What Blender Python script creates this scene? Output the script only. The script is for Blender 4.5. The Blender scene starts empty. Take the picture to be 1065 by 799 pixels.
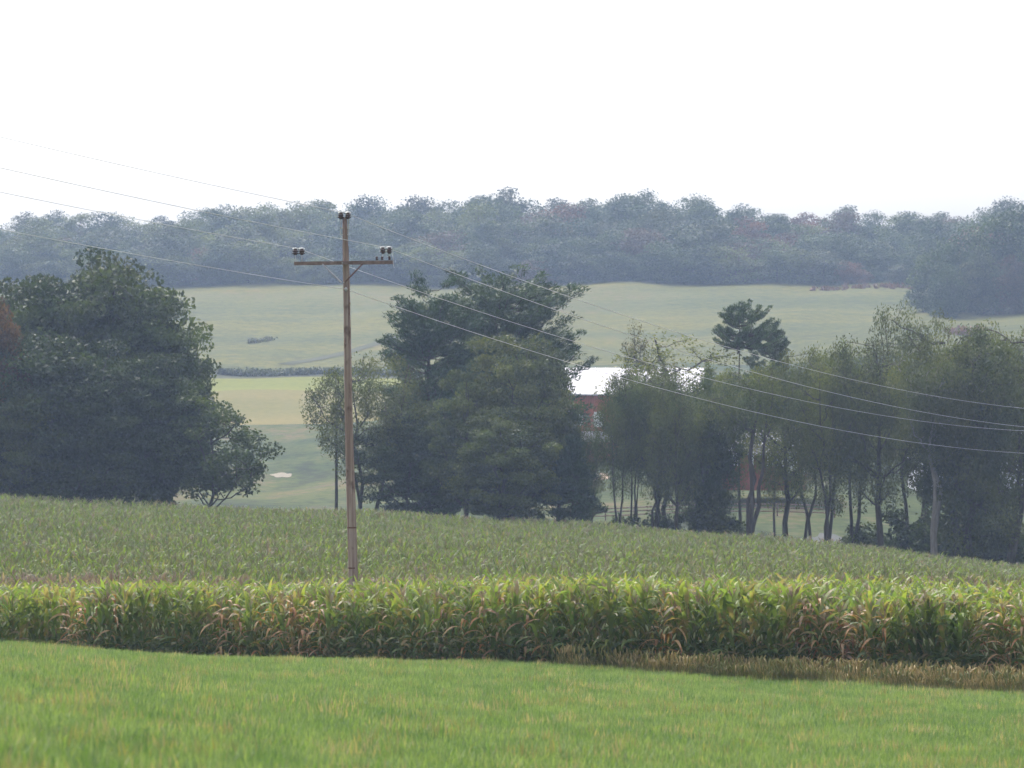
import bpy, math, random
import numpy as np

# ------------------------------------------------------------------ camera, world, sun, exposure
scene = bpy.context.scene
R = math.radians
LENS, FPX, CX, CY = 120.0, 3550.0, 532.5, 399.5      # 36 mm sensor, 1065 px wide photograph

cam_d = bpy.data.cameras.new('camera')
cam = bpy.data.objects.new('camera', cam_d)
scene.collection.objects.link(cam)
cam.location = (0, 0, 0)
cam.rotation_euler = (R(90), 0, 0)
cam_d.sensor_width = 36
cam_d.lens = LENS
cam_d.clip_start = 0.5
cam_d.clip_end = 8000
cam_d.dof.use_dof = True
cam_d.dof.focus_distance = 105
cam_d.dof.aperture_fstop = 3.4
scene.camera = cam

SUN_EL, SUN_AZ = 52, -20          # azimuth from +Y (forward), negative = to the left
world = bpy.data.worlds.new('World')
scene.world = world
world.use_nodes = True
wn = world.node_tree
wn.nodes.clear()
sky = wn.nodes.new('ShaderNodeTexSky')
sky.sky_type = 'NISHITA'
sky.sun_disc = False
sky.sun_elevation = R(SUN_EL)
sky.sun_rotation = R(SUN_AZ)
sky.air_density = 1.0
sky.dust_density = 6.0
sky.ozone_density = 1.0
hs = wn.nodes.new('ShaderNodeHueSaturation')
hs.inputs['Saturation'].default_value = 0.22
bg = wn.nodes.new('ShaderNodeBackground')
bg.inputs['Strength'].default_value = 0.15
wo = wn.nodes.new('ShaderNodeOutputWorld')
wn.links.new(sky.outputs[0], hs.inputs['Color'])
wn.links.new(hs.outputs[0], bg.inputs['Color'])
wn.links.new(bg.outputs[0], wo.inputs['Surface'])

sun_d = bpy.data.lights.new('sun', 'SUN')
sun_d.energy = 1.5
sun_d.angle = R(10)
sun_d.color = (1.0, 0.95, 0.86)
sun = bpy.data.objects.new('sun', sun_d)
scene.collection.objects.link(sun)
sun.rotation_euler = (R(SUN_EL - 90), 0, R(-SUN_AZ))
sun.location = (-60, 60, 80)

scene.view_settings.view_transform = 'Standard'
scene.view_settings.look = 'None'
scene.view_settings.gamma = 1
scene.view_settings.exposure = 1.15
cy = scene.cycles
cy.use_denoising = True
cy.max_bounces = 6
cy.diffuse_bounces = 3
cy.transmission_bounces = 4
cy.transparent_max_bounces = 8
cy.volume_bounces = 1
cy.caustics_reflective = False
cy.caustics_refractive = False

COL = scene.collection

# ------------------------------------------------------------------ helpers
def tag(o, label=None, cat=None, group=None, kind=None):
    if label: o['label'] = label
    if cat: o['category'] = cat
    if group: o['group'] = group
    if kind: o['kind'] = kind
    return o

def mesh_np(name, V, F, mats=(), midx=None, attrs=None, smooth=False):
    me = bpy.data.meshes.new(name)
    V = np.asarray(V, dtype=np.float32); F = np.asarray(F, dtype=np.int32)
    me.vertices.add(len(V)); me.vertices.foreach_set('co', V.ravel())
    me.loops.add(F.size); me.loops.foreach_set('vertex_index', F.ravel())
    me.polygons.add(len(F))
    me.polygons.foreach_set('loop_start', np.arange(0, F.size, F.shape[1], dtype=np.int32))
    me.polygons.foreach_set('loop_total', np.full(len(F), F.shape[1], dtype=np.int32))
    for m in mats: me.materials.append(m)
    if midx is not None: me.polygons.foreach_set('material_index', np.asarray(midx, dtype=np.int32))
    me.polygons.foreach_set('use_smooth', np.full(len(F), bool(smooth)))
    for k, a in (attrs or {}).items():
        at = me.attributes.new(k, 'FLOAT', 'FACE'); at.data.foreach_set('value', np.asarray(a, dtype=np.float32))
    me.update(calc_edges=True)
    return me

def ob(name, me, parent=None, loc=(0, 0, 0), rz=0.0, link=True):
    o = bpy.data.objects.new(name, me)
    if link: COL.objects.link(o)
    o.parent = parent
    o.location = loc; o.rotation_euler = (0, 0, rz)
    return o

def empty(name, loc, rz=0.0):
    o = bpy.data.objects.new(name, None)
    o.empty_display_size = 0.5
    COL.objects.link(o); o.location = loc; o.rotation_euler = (0, 0, rz)
    return o

def copy_tree(o, parent=None):
    c = o.copy(); COL.objects.link(c); c.parent = parent
    for ch in list(o.children): copy_tree(ch, c)
    return c

class MB:
    """collects quads"""
    def __init__(s): s.V = []; s.F = []; s.A = []; s.n = 0
    def add(s, V, F, a=0.5):
        V = np.asarray(V, float).reshape(-1, 3); F = np.asarray(F, int).reshape(-1, 4)
        s.V.append(V); s.F.append(F + s.n); s.n += len(V)
        s.A.append(np.full(len(F), a) if np.isscalar(a) else np.asarray(a))
        return s
    def box(s, c, d, rz=0.0, rx=0.0, ry=0.0):
        x, y, z = d[0] / 2, d[1] / 2, d[2] / 2
        V = np.array([[-x,-y,-z],[x,-y,-z],[x,y,-z],[-x,y,-z],[-x,-y,z],[x,-y,z],[x,y,z],[-x,y,z]])
        for ang, (i, j) in ((rx, (1, 2)), (ry, (2, 0)), (rz, (0, 1))):
            if ang:
                ca, sa = math.cos(ang), math.sin(ang)
                a, b = V[:, i].copy(), V[:, j].copy()
                V[:, i] = ca * a - sa * b; V[:, j] = sa * a + ca * b
        return s.add(V + np.array(c), [[0,3,2,1],[4,5,6,7],[0,1,5,4],[1,2,6,5],[2,3,7,6],[3,0,4,7]])
    def tube(s, P, r, k=6, a=0.5, cap=True):
        P = np.asarray(P, float); n = len(P)
        r = np.full(n, r) if np.isscalar(r) else np.asarray(r, float)
        if cap:
            P = np.vstack([P[:1], P, P[-1:]]); r = np.r_[0.0005, r, 0.0005]; n += 2
        T = np.gradient(P, axis=0)
        if cap: T[0] = T[1] = P[2] - P[1]; T[-1] = T[-2] = P[-2] - P[-3]
        T /= np.linalg.norm(T, axis=1)[:, None] + 1e-9
        ref = np.array([1, 0, 0.]) if abs(T[n // 2][0]) < 0.7 else np.array([0, 1, 0.])
        U = np.cross(T, ref); U /= np.linalg.norm(U, axis=1)[:, None] + 1e-9
        W = np.cross(T, U)
        th = np.arange(k) * 2 * math.pi / k
        V = P[:, None, :] + r[:, None, None] * (np.cos(th)[None, :, None] * U[:, None, :] + np.sin(th)[None, :, None] * W[:, None, :])
        i = np.arange(n - 1)[:, None] * k; j = np.arange(k)[None, :]; j2 = (j + 1) % k
        F = np.stack([i + j, i + j2, i + k + j2, i + k + j], -1).reshape(-1, 4)
        return s.add(V.reshape(-1, 3), F, a)
    def lathe(s, c, prof, k=10):
        return s.tube([(c[0], c[1], c[2] + z) for r_, z in prof], [max(r_, .0005) for r_, z in prof], k, cap=False)
    def mesh(s, name, mats, smooth=False, attr=None):
        at = {attr: np.concatenate(s.A)} if attr else None
        return mesh_np(name, np.vstack(s.V), np.vstack(s.F), mats, None, at, smooth)
    def build(s, name, mats, parent=None, loc=(0, 0, 0), rz=0.0, smooth=False, attr=None):
        return ob(name, s.mesh(name, mats if isinstance(mats, (list, tuple)) else [mats], smooth, attr), parent, loc, rz)

# ------------------------------------------------------------------ materials
def new_mat(name):
    m = bpy.data.materials.new(name); m.use_nodes = True
    nt = m.node_tree; nt.nodes.clear()
    return m, nt, nt.nodes, nt.links

def ramp(nodes, stops, interp='LINEAR'):
    r = nodes.new('ShaderNodeValToRGB'); e = r.color_ramp; e.interpolation = interp
    while len(e.elements) < len(stops): e.elements.new(0.5)
    for el, (p, c) in zip(e.elements, stops):
        el.position = p; el.color = (*c, 1) if len(c) == 3 else c
    return r

def noise(nodes, links, scale, detail=4, vec=None, stretch=None, rough=0.6, coord='Position'):
    n = nodes.new('ShaderNodeTexNoise'); n.inputs['Scale'].default_value = scale
    n.inputs['Detail'].default_value = detail; n.inputs['Roughness'].default_value = rough
    if vec is None:
        if coord == 'Position':
            g = nodes.new('ShaderNodeNewGeometry'); vec = g.outputs['Position']
        else:
            g = nodes.new('ShaderNodeTexCoord'); vec = g.outputs['Object']
    if stretch:
        mp = nodes.new('ShaderNodeMapping'); mp.inputs['Scale'].default_value = stretch
        links.new(vec, mp.inputs['Vector']); vec = mp.outputs[0]
    links.new(vec, n.inputs['Vector'])
    return n

def mixc(nodes, links, fac, a, b, mode='MIX'):
    m = nodes.new('ShaderNodeMix'); m.data_type = 'RGBA'; m.blend_type = mode
    for sock, v in ((m.inputs[0], fac), (m.inputs[6], a), (m.inputs[7], b)):
        if hasattr(v, 'is_output'): links.new(v, sock)
        else: sock.default_value = v if np.isscalar(v) else (*v, 1)
    return m.outputs[2]

def finish(nodes, links, color, rough=0.8, spec=0.2, trans=0.0, bump=None):
    p = nodes.new('ShaderNodeBsdfPrincipled')
    if hasattr(color, 'is_output'): links.new(color, p.inputs['Base Color'])
    else: p.inputs['Base Color'].default_value = (*color, 1)
    p.inputs['Roughness'].default_value = rough
    p.inputs['Specular IOR Level'].default_value = spec
    if bump is not None:
        b = nodes.new('ShaderNodeBump'); b.inputs['Strength'].default_value = bump[1]; b.inputs['Distance'].default_value = bump[2]
        links.new(bump[0], b.inputs['Height']); links.new(b.outputs[0], p.inputs['Normal'])
    out = nodes.new('ShaderNodeOutputMaterial')
    if trans > 0:
        t = nodes.new('ShaderNodeBsdfTranslucent')
        br = mixc(nodes, links, 1.0, color, (1.1, 1.25, 0.6), 'MULTIPLY')
        links.new(br, t.inputs['Color'])
        mx = nodes.new('ShaderNodeMixShader'); mx.inputs[0].default_value = trans
        links.new(p.outputs[0], mx.inputs[1]); links.new(t.outputs[0], mx.inputs[2])
        links.new(mx.outputs[0], out.inputs['Surface'])
    else:
        links.new(p.outputs[0], out.inputs['Surface'])
    return p

def attr_node(nodes, name):
    a = nodes.new('ShaderNodeAttribute'); a.attribute_name = name
    return a.outputs['Fac']

def leaf_material(name, trans=0.25, patch=0.35, var=0.5, rough=0.6):
    """object colour x per-leaf random x soft patches of other green"""
    m, nt, N, L = new_mat(name)
    oi = N.new('ShaderNodeObjectInfo')
    r1 = ramp(N, [(0, (1 - var, 1 - var, 1 - var * .9)), (1, (1 + var * .8, 1 + var * .7, 1 + var * .2))])
    L.new(attr_node(N, 'rnd'), r1.inputs[0])
    c = mixc(N, L, 1.0, oi.outputs['Color'], r1.outputs[0], 'MULTIPLY')
    n = noise(N, L, patch, 3)
    r2 = ramp(N, [(.35, (.78, .85, .95)), (.65, (1.3, 1.18, .85))])
    L.new(n.outputs[0], r2.inputs[0])
    c = mixc(N, L, 1.0, c, r2.outputs[0], 'MULTIPLY')
    finish(N, L, c, rough, .25, trans)
    return m

M = {}
M['leaf'] = leaf_material('broad_leaves', var=.62, trans=.3)
M['needle'] = leaf_material('pine_needles', trans=.1, patch=.5, var=.4)
M['far_leaf'] = leaf_material('distant_leaves', trans=.2, patch=.12, var=.55)

def bark_material(name, a, b, scale=2.5):
    m, nt, N, L = new_mat(name)
    n = noise(N, L, scale, 5, stretch=(3, 3, .5), coord='Object')
    r = ramp(N, [(.3, a), (.7, b)]); L.new(n.outputs[0], r.inputs[0])
    finish(N, L, r.outputs[0], .9, .1, bump=(n.outputs[0], .5, .03))
    return m
M['bark'] = bark_material('dark_bark', (.035, .03, .026), (.10, .085, .075))
M['pale_bark'] = bark_material('pale_bark', (.13, .12, .11), (.26, .25, .235))

def plain(name, col, rough=.6, spec=.3, var=.15, scale=3.0, metal=0.0):
    m, nt, N, L = new_mat(name)
    n = noise(N, L, scale, 4, coord='Object')
    a = tuple(c * (1 - var) for c in col); b = tuple(c * (1 + var) for c in col)
    r = ramp(N, [(.3, a), (.7, b)]); L.new(n.outputs[0], r.inputs[0])
    p = finish(N, L, r.outputs[0], rough, spec)
    p.inputs['Metallic'].default_value = metal
    return m

# utility pole wood: weathered, darker red on streaks, knots
m, nt, N, L = new_mat('weathered_pole_wood')
n1 = noise(N, L, 1.0, 6, stretch=(14, 14, .45), coord='Object')
n2 = noise(N, L, 2.2, 3, stretch=(1, 1, .6), coord='Object')
r1 = ramp(N, [(.25, (.15, .092, .078)), (.5, (.27, .20, .18)), (.75, (.44, .37, .35))]); L.new(n1.outputs[0], r1.inputs[0])
r2 = ramp(N, [(.36, (.45, .38, .38)), (.46, (1, 1, 1))]); L.new(n2.outputs[0], r2.inputs[0])
finish(N, L, mixc(N, L, 1.0, r1.outputs[0], r2.outputs[0], 'MULTIPLY'), .85, .15, bump=(n1.outputs[0], .4, .01))
M['pole_wood'] = m
M['arm_wood'] = plain('crossarm_wood', (.19, .135, .125), .85, .15, .3, 6)
M['porcelain'] = plain('brown_porcelain', (.05, .022, .018), .25, .6, .15)
M['galv'] = plain('galvanised_steel', (.36, .36, .38), .5, .5, .2, 8, .4)
M['wire'] = plain('aluminium_wire', (.52, .52, .55), .5, .5, .05, .3, 0)
M['rust'] = plain('rusty_steel', (.13, .07, .055), .8, .3, .3, 9)

# corn leaf materials
def corn_leaf(name, young, old, dry, dryness):
    m, nt, N, L = new_mat(name)
    oi = N.new('ShaderNodeObjectInfo')
    base = mixc(N, L, attr_node(N, 'h'), old, young)
    n = noise(N, L, 2.2, 3)
    rr = ramp(N, [(.28 + dryness, (1, 1, 1)), (.38 + dryness, (0, 0, 0))])
    L.new(n.outputs[0], rr.inputs[0])
    # rr is 1 where noise is low -> dry patch
    c = mixc(N, L, rr.outputs[0], base, dry)
    r = ramp(N, [(0, (.72, .76, .8)), (1, (1.28, 1.22, .95))]); L.new(oi.outputs['Random'], r.inputs[0])
    c = mixc(N, L, 1.0, c, r.outputs[0], 'MULTIPLY')
    finish(N, L, c, .55, .28, .38)
    return m
M['corn_green'] = corn_leaf('corn_leaf_green', (.24, .275, .085), (.105, .155, .085), (.28, .22, .14), .12)
M['corn_lush'] = corn_leaf('corn_leaf_lush', (.19, .25, .08), (.09, .145, .085), (.27, .21, .14), .09)
M['corn_dry'] = corn_leaf('corn_leaf_dry', (.38, .18, .10), (.30, .15, .10), (.40, .27, .19), .2)
M['corn_stalk'] = plain('corn_stalk', (.14, .17, .07), .6, .3, .3)
M['corn_far'] = corn_leaf('corn_leaf_far', (.15, .20, .06), (.06, .09, .04), (.20, .175, .11), .10)
M['corn_brown'] = corn_leaf('corn_leaf_brown', (.24, .18, .155), (.13, .11, .085), (.25, .19, .17), .25)
M['far_tassel'] = plain('far_corn_tassel', (.25, .23, .13), .8, .1, .25, 5)
M['tassel'] = plain('corn_tassel', (.34, .25, .20), .8, .1, .25, 5)
M['husk'] = plain('corn_husk', (.42, .44, .26), .6, .2, .2)

def grass_mat(name, low, mid, high, patch=.25, trans=.3, head=(1.45, 1.12, 1.35)):
    m, nt, N, L = new_mat(name)
    oi = N.new('ShaderNodeObjectInfo')
    n = noise(N, L, patch, 4)
    ma = N.new('ShaderNodeMath'); ma.operation = 'MULTIPLY_ADD'; ma.inputs[1].default_value = .5
    L.new(oi.outputs['Random'], ma.inputs[0]); 
    mb = N.new('ShaderNodeMath'); mb.operation = 'MULTIPLY'; mb.inputs[1].default_value = .5
    L.new(n.outputs[0], mb.inputs[0]); L.new(mb.outputs[0], ma.inputs[2])
    r = ramp(N, [(.36, low), (.5, mid), (.64, high)]); L.new(ma.outputs[0], r.inputs[0])
    r1 = ramp(N, [(0, (.75, .8, .85)), (.8, (1.15, 1.12, 1)), (.975, (1.15, 1.1, 1.0)), (1, head)])
    L.new(attr_node(N, 'rnd'), r1.inputs[0])
    finish(N, L, mixc(N, L, 1.0, r.outputs[0], r1.outputs[0], 'MULTIPLY'), .5, .3, trans)
    return m
M['grass'] = grass_mat('hay_grass', (.125, .20, .075), (.19, .265, .10), (.265, .325, .135))
M['straw'] = grass_mat('straw_grass', (.26, .24, .11), (.33, .28, .15), (.40, .33, .20))
M['weed'] = grass_mat('foxtail_weeds', (.13, .15, .07), (.19, .18, .10), (.28, .24, .15), head=(1.5, 1.35, 1.15))
M['dull_weed'] = grass_mat('hedgerow_weeds', (.07, .075, .05), (.10, .10, .065), (.14, .12, .09))
M['red_weed'] = grass_mat('reddish_brush', (.14, .07, .05), (.19, .085, .065), (.24, .14, .09))

def ground_mat(name, stops, s1=.02, s2=.5, stretch=(1, .35, 1), bands=None):
    """large soft patches broken by fine grain"""
    m, nt, N, L = new_mat(name)
    a = noise(N, L, s1, 5, stretch=stretch)
    b = noise(N, L, s2, 5)
    ad = N.new('ShaderNodeMath'); ad.operation = 'MULTIPLY_ADD'; ad.inputs[1].default_value = .45
    L.new(b.outputs[0], ad.inputs[0])
    mu = N.new('ShaderNodeMath'); mu.operation = 'MULTIPLY'; mu.inputs[1].default_value = .55
    L.new(a.outputs[0], mu.inputs[0]); L.new(mu.outputs[0], ad.inputs[2])
    r = ramp(N, stops); L.new(ad.outputs[0], r.inputs[0])
    col = r.outputs[0]
    if bands:
        bn = noise(N, L, bands, 3, stretch=(.09, 1, 1)); br = ramp(N, [(.38, (.80, .86, .92)), (.5, (1, 1, 1)), (.62, (1.22, 1.12, .92))]); L.new(bn.outputs[0], br.inputs[0])
        col = mixc(N, L, 1.0, col, br.outputs[0], 'MULTIPLY')
        sn = noise(N, L, 1.6, 3); sr = ramp(N, [(.55, (1, 1, 1)), (.70, (.62, .60, .66))]); L.new(sn.outputs[0], sr.inputs[0])
        col = mixc(N, L, 1.0, col, sr.outputs[0], 'MULTIPLY')
    finish(N, L, col, .95, .05, bump=(b.outputs[0], .6, .15))
    return m
M['hay_ground'] = ground_mat('hay_field_soil', [(.35, (.05, .085, .022)), (.65, (.09, .13, .04))], .3, 6)
M['soil'] = ground_mat('corn_soil', [(.35, (.06, .045, .032)), (.65, (.10, .08, .055))], .3, 4)
M['pasture'] = ground_mat('pasture_grass', [(.40, (.030, .036, .022)), (.48, (.045, .062, .024)), (.53, (.062, .074, .028)), (.60, (.095, .078, .048))], .09, .7, bands=.09)
M['tan_field'] = ground_mat('stubble', [(.38, (.10, .10, .034)), (.62, (.16, .13, .05))], .03, .8, (.2, 1, 1))
M['yellow_field'] = ground_mat('yellow_crop', [(.38, (.11, .125, .03)), (.62, (.17, .165, .035))], .03, .8, (.2, 1, 1))
M['hill_field'] = ground_mat('hill_meadow', [(.36, (.050, .048, .032)), (.44, (.064, .070, .030)), (.50, (.080, .087, .032)), (.56, (.100, .100, .036)), (.63, (.125, .10, .052))], .02, .5, (.55, .8, 1), bands=.045)
M['wood_floor'] = ground_mat('woodland_floor', [(.35, (.03, .035, .02)), (.65, (.06, .06, .035))], .05, .6)
M['gravel'] = ground_mat('pale_gravel', [(.35, (.18, .16, .13)), (.65, (.28, .25, .20))], .5, 4)
M['lane'] = ground_mat('grey_lane', [(.35, (.07, .075, .075)), (.65, (.11, .11, .11))], .5, 4)
M['bare'] = ground_mat('bare_soil', [(.35, (.20, .15, .10)), (.65, (.34, .27, .20))], .5, 4)
M['track'] = ground_mat('grass_track', [(.35, (.05, .055, .035)), (.65, (.08, .08, .05))], .2, 2)

# ------------------------------------------------------------------ terrain
_cols = {
 -.15: [(0,-1.3),(20,-2.3),(35,-3.4),(60,-4.95),(78,-6.0),(92,-7.65),(105,-8.3),(120,-9.2),(150,-9.7),(200,-9.9),(248,-10.1),(300,-11.8),(380,-12.3),(440,-9.3),(520,-5.5),(580,-2),(625,2.8),(800,23),(850,29),(950,36),(1200,40),(1500,40)],
 -.07: [(0,-1.4),(20,-2.6),(35,-3.8),(60,-5.3),(78,-6.45),(91,-7.5),(105,-8.25),(120,-9.3),(150,-9.8),(200,-10.5),(248,-11.0),(300,-12.9),(380,-12.9),(420,-11.9),(480,-8),(520,-6),(580,-2),(600,-.4),(625,2.6),(800,23.2),(850,29),(950,36),(1200,40),(1500,40)],
 0.0: [(0,-1.6),(20,-2.9),(35,-4.1),(60,-5.6),(83,-6.95),(90,-7.3),(105,-8.15),(120,-9.3),(150,-9.9),(200,-11.2),(250,-12.1),(300,-13.2),(360,-11.5),(400,-9),(450,-7),(520,-4),(580,-1),(625,3),(800,23.4),(850,29),(950,36),(1200,40),(1500,40)],
 .075: [(0,-1.6),(20,-3),(35,-4.2),(60,-5.85),(80,-7.15),(88,-7.5),(105,-8.15),(120,-9.3),(150,-10.2),(200,-12),(243,-13.1),(290,-13.9),(330,-11.5),(400,-8),(450,-6),(520,-3),(580,0),(625,4.2),(800,23.8),(850,29),(950,36),(1200,40),(1500,40)],
 .15: [(0,-1.6),(20,-3),(35,-4.3),(60,-6.0),(80,-7.35),(86,-7.6),(105,-8.1),(120,-9.2),(150,-10.8),(200,-13.3),(235,-14.5),(262,-15.0),(300,-14.4),(340,-11),(400,-8),(450,-5.5),(520,-1.5),(580,3),(640,9),(700,14.6),(800,22),(850,28),(950,36),(1200,40),(1500,40)],
}
_Y = np.concatenate([np.arange(-60, 1000, 1.0), np.arange(1000, 6001, 20.0)])
_K = sorted(_cols)
def _sm(a, w):
    k = np.ones(w) / w
    p = np.r_[np.full(w, a[0]), a, np.full(w, a[-1])]
    return np.convolve(p, k, 'same')[w:-w]
_T = []
for k_ in _K:
    c_ = np.array(_cols[k_], float)
    z_ = np.interp(_Y, c_[:, 0], c_[:, 1])
    near = _sm(_sm(z_, 5), 5); far = _sm(_sm(z_, 21), 15)
    w_ = np.clip((_Y - 110) / 60, 0, 1)
    _T.append(near * (1 - w_) + far * w_)
_T = np.array(_T)
def H(X, Y):
    X = np.asarray(X, float); Y = np.asarray(Y, float)
    v = np.clip(X / np.maximum(Y, 30), -.1499, .1499)
    i = np.clip(np.searchsorted(_K, v) - 1, 0, len(_K) - 2)
    K = np.array(_K); t = (v - K[i]) / (K[i + 1] - K[i]); t = t * t * (3 - 2 * t) * .5 + t * .5
    yi = np.interp(Y, _Y, np.arange(len(_Y)))
    y0 = np.clip(yi.astype(int), 0, len(_Y) - 2); f = yi - y0
    a = _T[i, y0] * (1 - f) + _T[i, y0 + 1] * f
    b = _T[i + 1, y0] * (1 - f) + _T[i + 1, y0 + 1] * f
    z = a * (1 - t) + b * t
    amp = np.clip((Y - 20) / 600, 0.02, 1)
    z = z + amp * (.35 * np.sin(X * .09 + Y * .031) + .25 * np.sin(X * .21 - Y * .07 + 1.3)) * np.clip((Y-60)/200, 0, 1)
    return z
def Hf(x, y): return float(H(x, y))
def PX(px, Y): return (px - CX) / FPX * Y          # photo column -> metres at depth Y
def ZY(py, Y): return (CY - py) / FPX * Y          # photo row -> height at depth Y

def corn_front(v): return 86 + 6 * np.clip((.02 - v) / .16, 0, 1) - 1.2 * np.clip(v / .15, 0, 1)
def hay_edge(v):   return corn_front(v) + .35 - 5.6 * np.clip((v - .005) / .13, 0, 1) + .3 * np.sin(v * 260) * np.sin(v * 71)

vs = np.r_[-3, -2, -1.2, -.8, -.5, -.35, np.linspace(-.26, .26, 105), .35, .5, .8, 1.2, 2, 3]
def strip(name, y0f, y1f, mat, ny, label=None, vsel=None, dz=0.0):
    """a piece of ground between two edges, which may depend on the bearing v"""
    vv = vs if vsel is None else vsel
    t = np.linspace(0, 1, ny)
    y0 = np.array([y0f(v) if callable(y0f) else y0f for v in np.clip(vv, -.25, .25)])
    y1 = np.array([y1f(v) if callable(y1f) else y1f for v in np.clip(vv, -.25, .25)])
    Yg = y0[:, None] * (1 - t) + y1[:, None] * t
    Xg = vv[:, None] * (Yg + 25 * 0 + np.where(Yg < 30, 30 - Yg, 0))
    Z = H(Xg, Yg) + dz
    n, mN = Yg.shape
    V = np.stack([Xg, Yg, Z], -1).reshape(-1, 3)
    i = np.arange(n - 1)[:, None] * mN; j = np.arange(mN - 1)[None, :]
    F = np.stack([i + j, i + mN + j, i + mN + j + 1, i + j + 1], -1).reshape(-1, 4)
    o = ob(name, mesh_np(name, V, F, [mat], smooth=True))
    o['kind'] = 'structure'
    return o
def edge_w(y, a=3, k=40, p=0): return lambda v: y + a * math.sin(v * k + p)
strip('hay_field_ground', -50, hay_edge, M['hay_ground'], 90)
strip('field_margin', hay_edge, corn_front, M['soil'], 8)
strip('corn_field_soil', corn_front, 252, M['soil'], 90)
e1, e2, e3, e4 = edge_w(514, 3), edge_w(588, 2, 30, 1), edge_w(611, 2, 30, 2), edge_w(622, 2, 40, 0)
strip('valley_pasture', 252, e1, M['pasture'], 120)
L_ = vs[vs <= -.02]; R_ = vs[vs >= -.0201]
R_ = np.r_[L_[-1], R_[R_ > L_[-1]]]
strip('stubble_field', e1, e2, M['tan_field'], 16, vsel=L_)
strip('yellow_field', e2, e3, M['yellow_field'], 8, vsel=L_)
strip('hedge_bank', e3, e4, M['track'], 5, vsel=L_)
strip('farm_pasture', e1, e4, M['pasture'], 28, vsel=R_)
strip('hillside_meadow', e4, 806, M['hill_field'], 90)
strip('wood_floor', 806, 1450, M['wood_floor'], 60)

def ground_patch(name, px, Y, wx, wy, mat, seed, dz=.03):
    """an irregular flat patch lying on the ground"""
    rg = np.random.default_rng(seed)
    x0 = PX(px, Y); k = 28; rr = np.array([.0, .35, .7, 1.0]); th = np.arange(k) * 2 * math.pi / k
    wob = 1 + .18 * np.sin(th * 2 + rg.uniform(0, 6)) + .12 * np.sin(th * 5 + rg.uniform(0, 6)) + .05 * rg.normal(size=k)
    X = x0 + wx / 2 * rr[:, None] * (np.cos(th) * wob)[None]; Yq = Y + wy / 2 * rr[:, None] * (np.sin(th) * wob)[None]
    Z = H(X, Yq) + dz
    V = np.stack([X, Yq, Z], -1).reshape(-1, 3)
    i = np.arange(3)[:, None] * k; j = np.arange(k)[None]; j2 = (j + 1) % k
    F = np.stack([i + j, i + j2, i + k + j2, i + k + j], -1).reshape(-1, 4)
    o = ob(name, mesh_np(name, V, F, [mat], smooth=True)); o['kind'] = 'structure'
    return o
ground_patch('bare_ground', 293, 428, 2.6, 6, M['gravel'], 1, .06)
ground_patch('farm_lane', 862, 296, 5, 16, M['lane'], 3, .08)
ground_patch('dirt_pile_base', 608, 372, 6, 10, M['bare'], 4, .08)

def lane(name, pts, w, mat, dz):
    P = np.array(pts, float); t = np.linspace(0, len(P) - 1, 60)
    X = np.interp(t, np.arange(len(P)), P[:, 0]); Yq = np.interp(t, np.arange(len(P)), P[:, 1])
    d = np.gradient(np.stack([X, Yq], -1), axis=0); d /= np.linalg.norm(d, axis=1)[:, None]
    nn = np.stack([-d[:, 1], d[:, 0]], -1)
    o_ = np.linspace(-.5, .5, 4) * w
    XX = X[:, None] + nn[:, :1] * o_[None]; YY = Yq[:, None] + nn[:, 1:] * o_[None]
    V = np.stack([XX, YY, H(XX, YY) + dz], -1).reshape(-1, 3)
    i = np.arange(59)[:, None] * 4; j = np.arange(3)[None]
    F = np.stack([i + j, i + j + 1, i + 5 + j, i + 4 + j], -1).reshape(-1, 4)
    o = ob(name, mesh_np(name, V, F, [mat], smooth=True)); o['kind'] = 'structure'
lane('field_path', [(PX(295, 636), 636), (PX(330, 647), 647), (PX(365, 660), 660), (PX(400, 676), 676), (PX(440, 690), 690)], 3, M['track'], .09)

# ------------------------------------------------------------------ tree builders
def leaf_quads(rg, C, rad, per, size, aspect=.6, flat=.75, axis=None, axis_w=0.0):
    n = len(C) * per
    idx = np.repeat(np.arange(len(C)), per)
    d = rg.normal(size=(n, 3)); d /= np.linalg.norm(d, axis=1)[:, None]
    r = rg.uniform(0, 1, n) ** .5
    p = C[idx] + d * (r * rad[idx])[:, None] * np.array([1, 1, flat])
    a = rg.normal(size=(n, 3))
    if axis is not None:
        a = a + axis[idx] * axis_w
    a /= np.linalg.norm(a, axis=1)[:, None]
    b = np.cross(a, rg.normal(size=(n, 3))); b /= np.linalg.norm(b, axis=1)[:, None] + 1e-9
    l = size * rg.uniform(.6, 1.4, n)[:, None]; w = l * aspect
    V = np.stack([p - a * l / 2, p + b * w / 2, p + a * l / 2, p - b * w / 2], 1).reshape(-1, 3)
    F = np.arange(n * 4).reshape(-1, 4)
    clump = rg.uniform(0, 1, len(C))[idx]
    rnd = np.clip(.65 * clump + .35 * rg.uniform(0, 1, n), 0, 1)
    return V, F, rnd

def limb(rg, a, b, r0, r1, n=5, wob=.06, rise=.0):
    a = np.asarray(a, float); b = np.asarray(b, float)
    t = np.linspace(0, 1, n)[:, None]
    L = np.linalg.norm(b - a)
    P = a + (b - a) * t + rg.normal(size=(n, 3)) * wob * L * np.sin(t * math.pi)
    P[:, 2] -= (np.sin(t * math.pi) * rise * L)[:, 0]
    return P, np.linspace(r0, r1, n)

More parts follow.
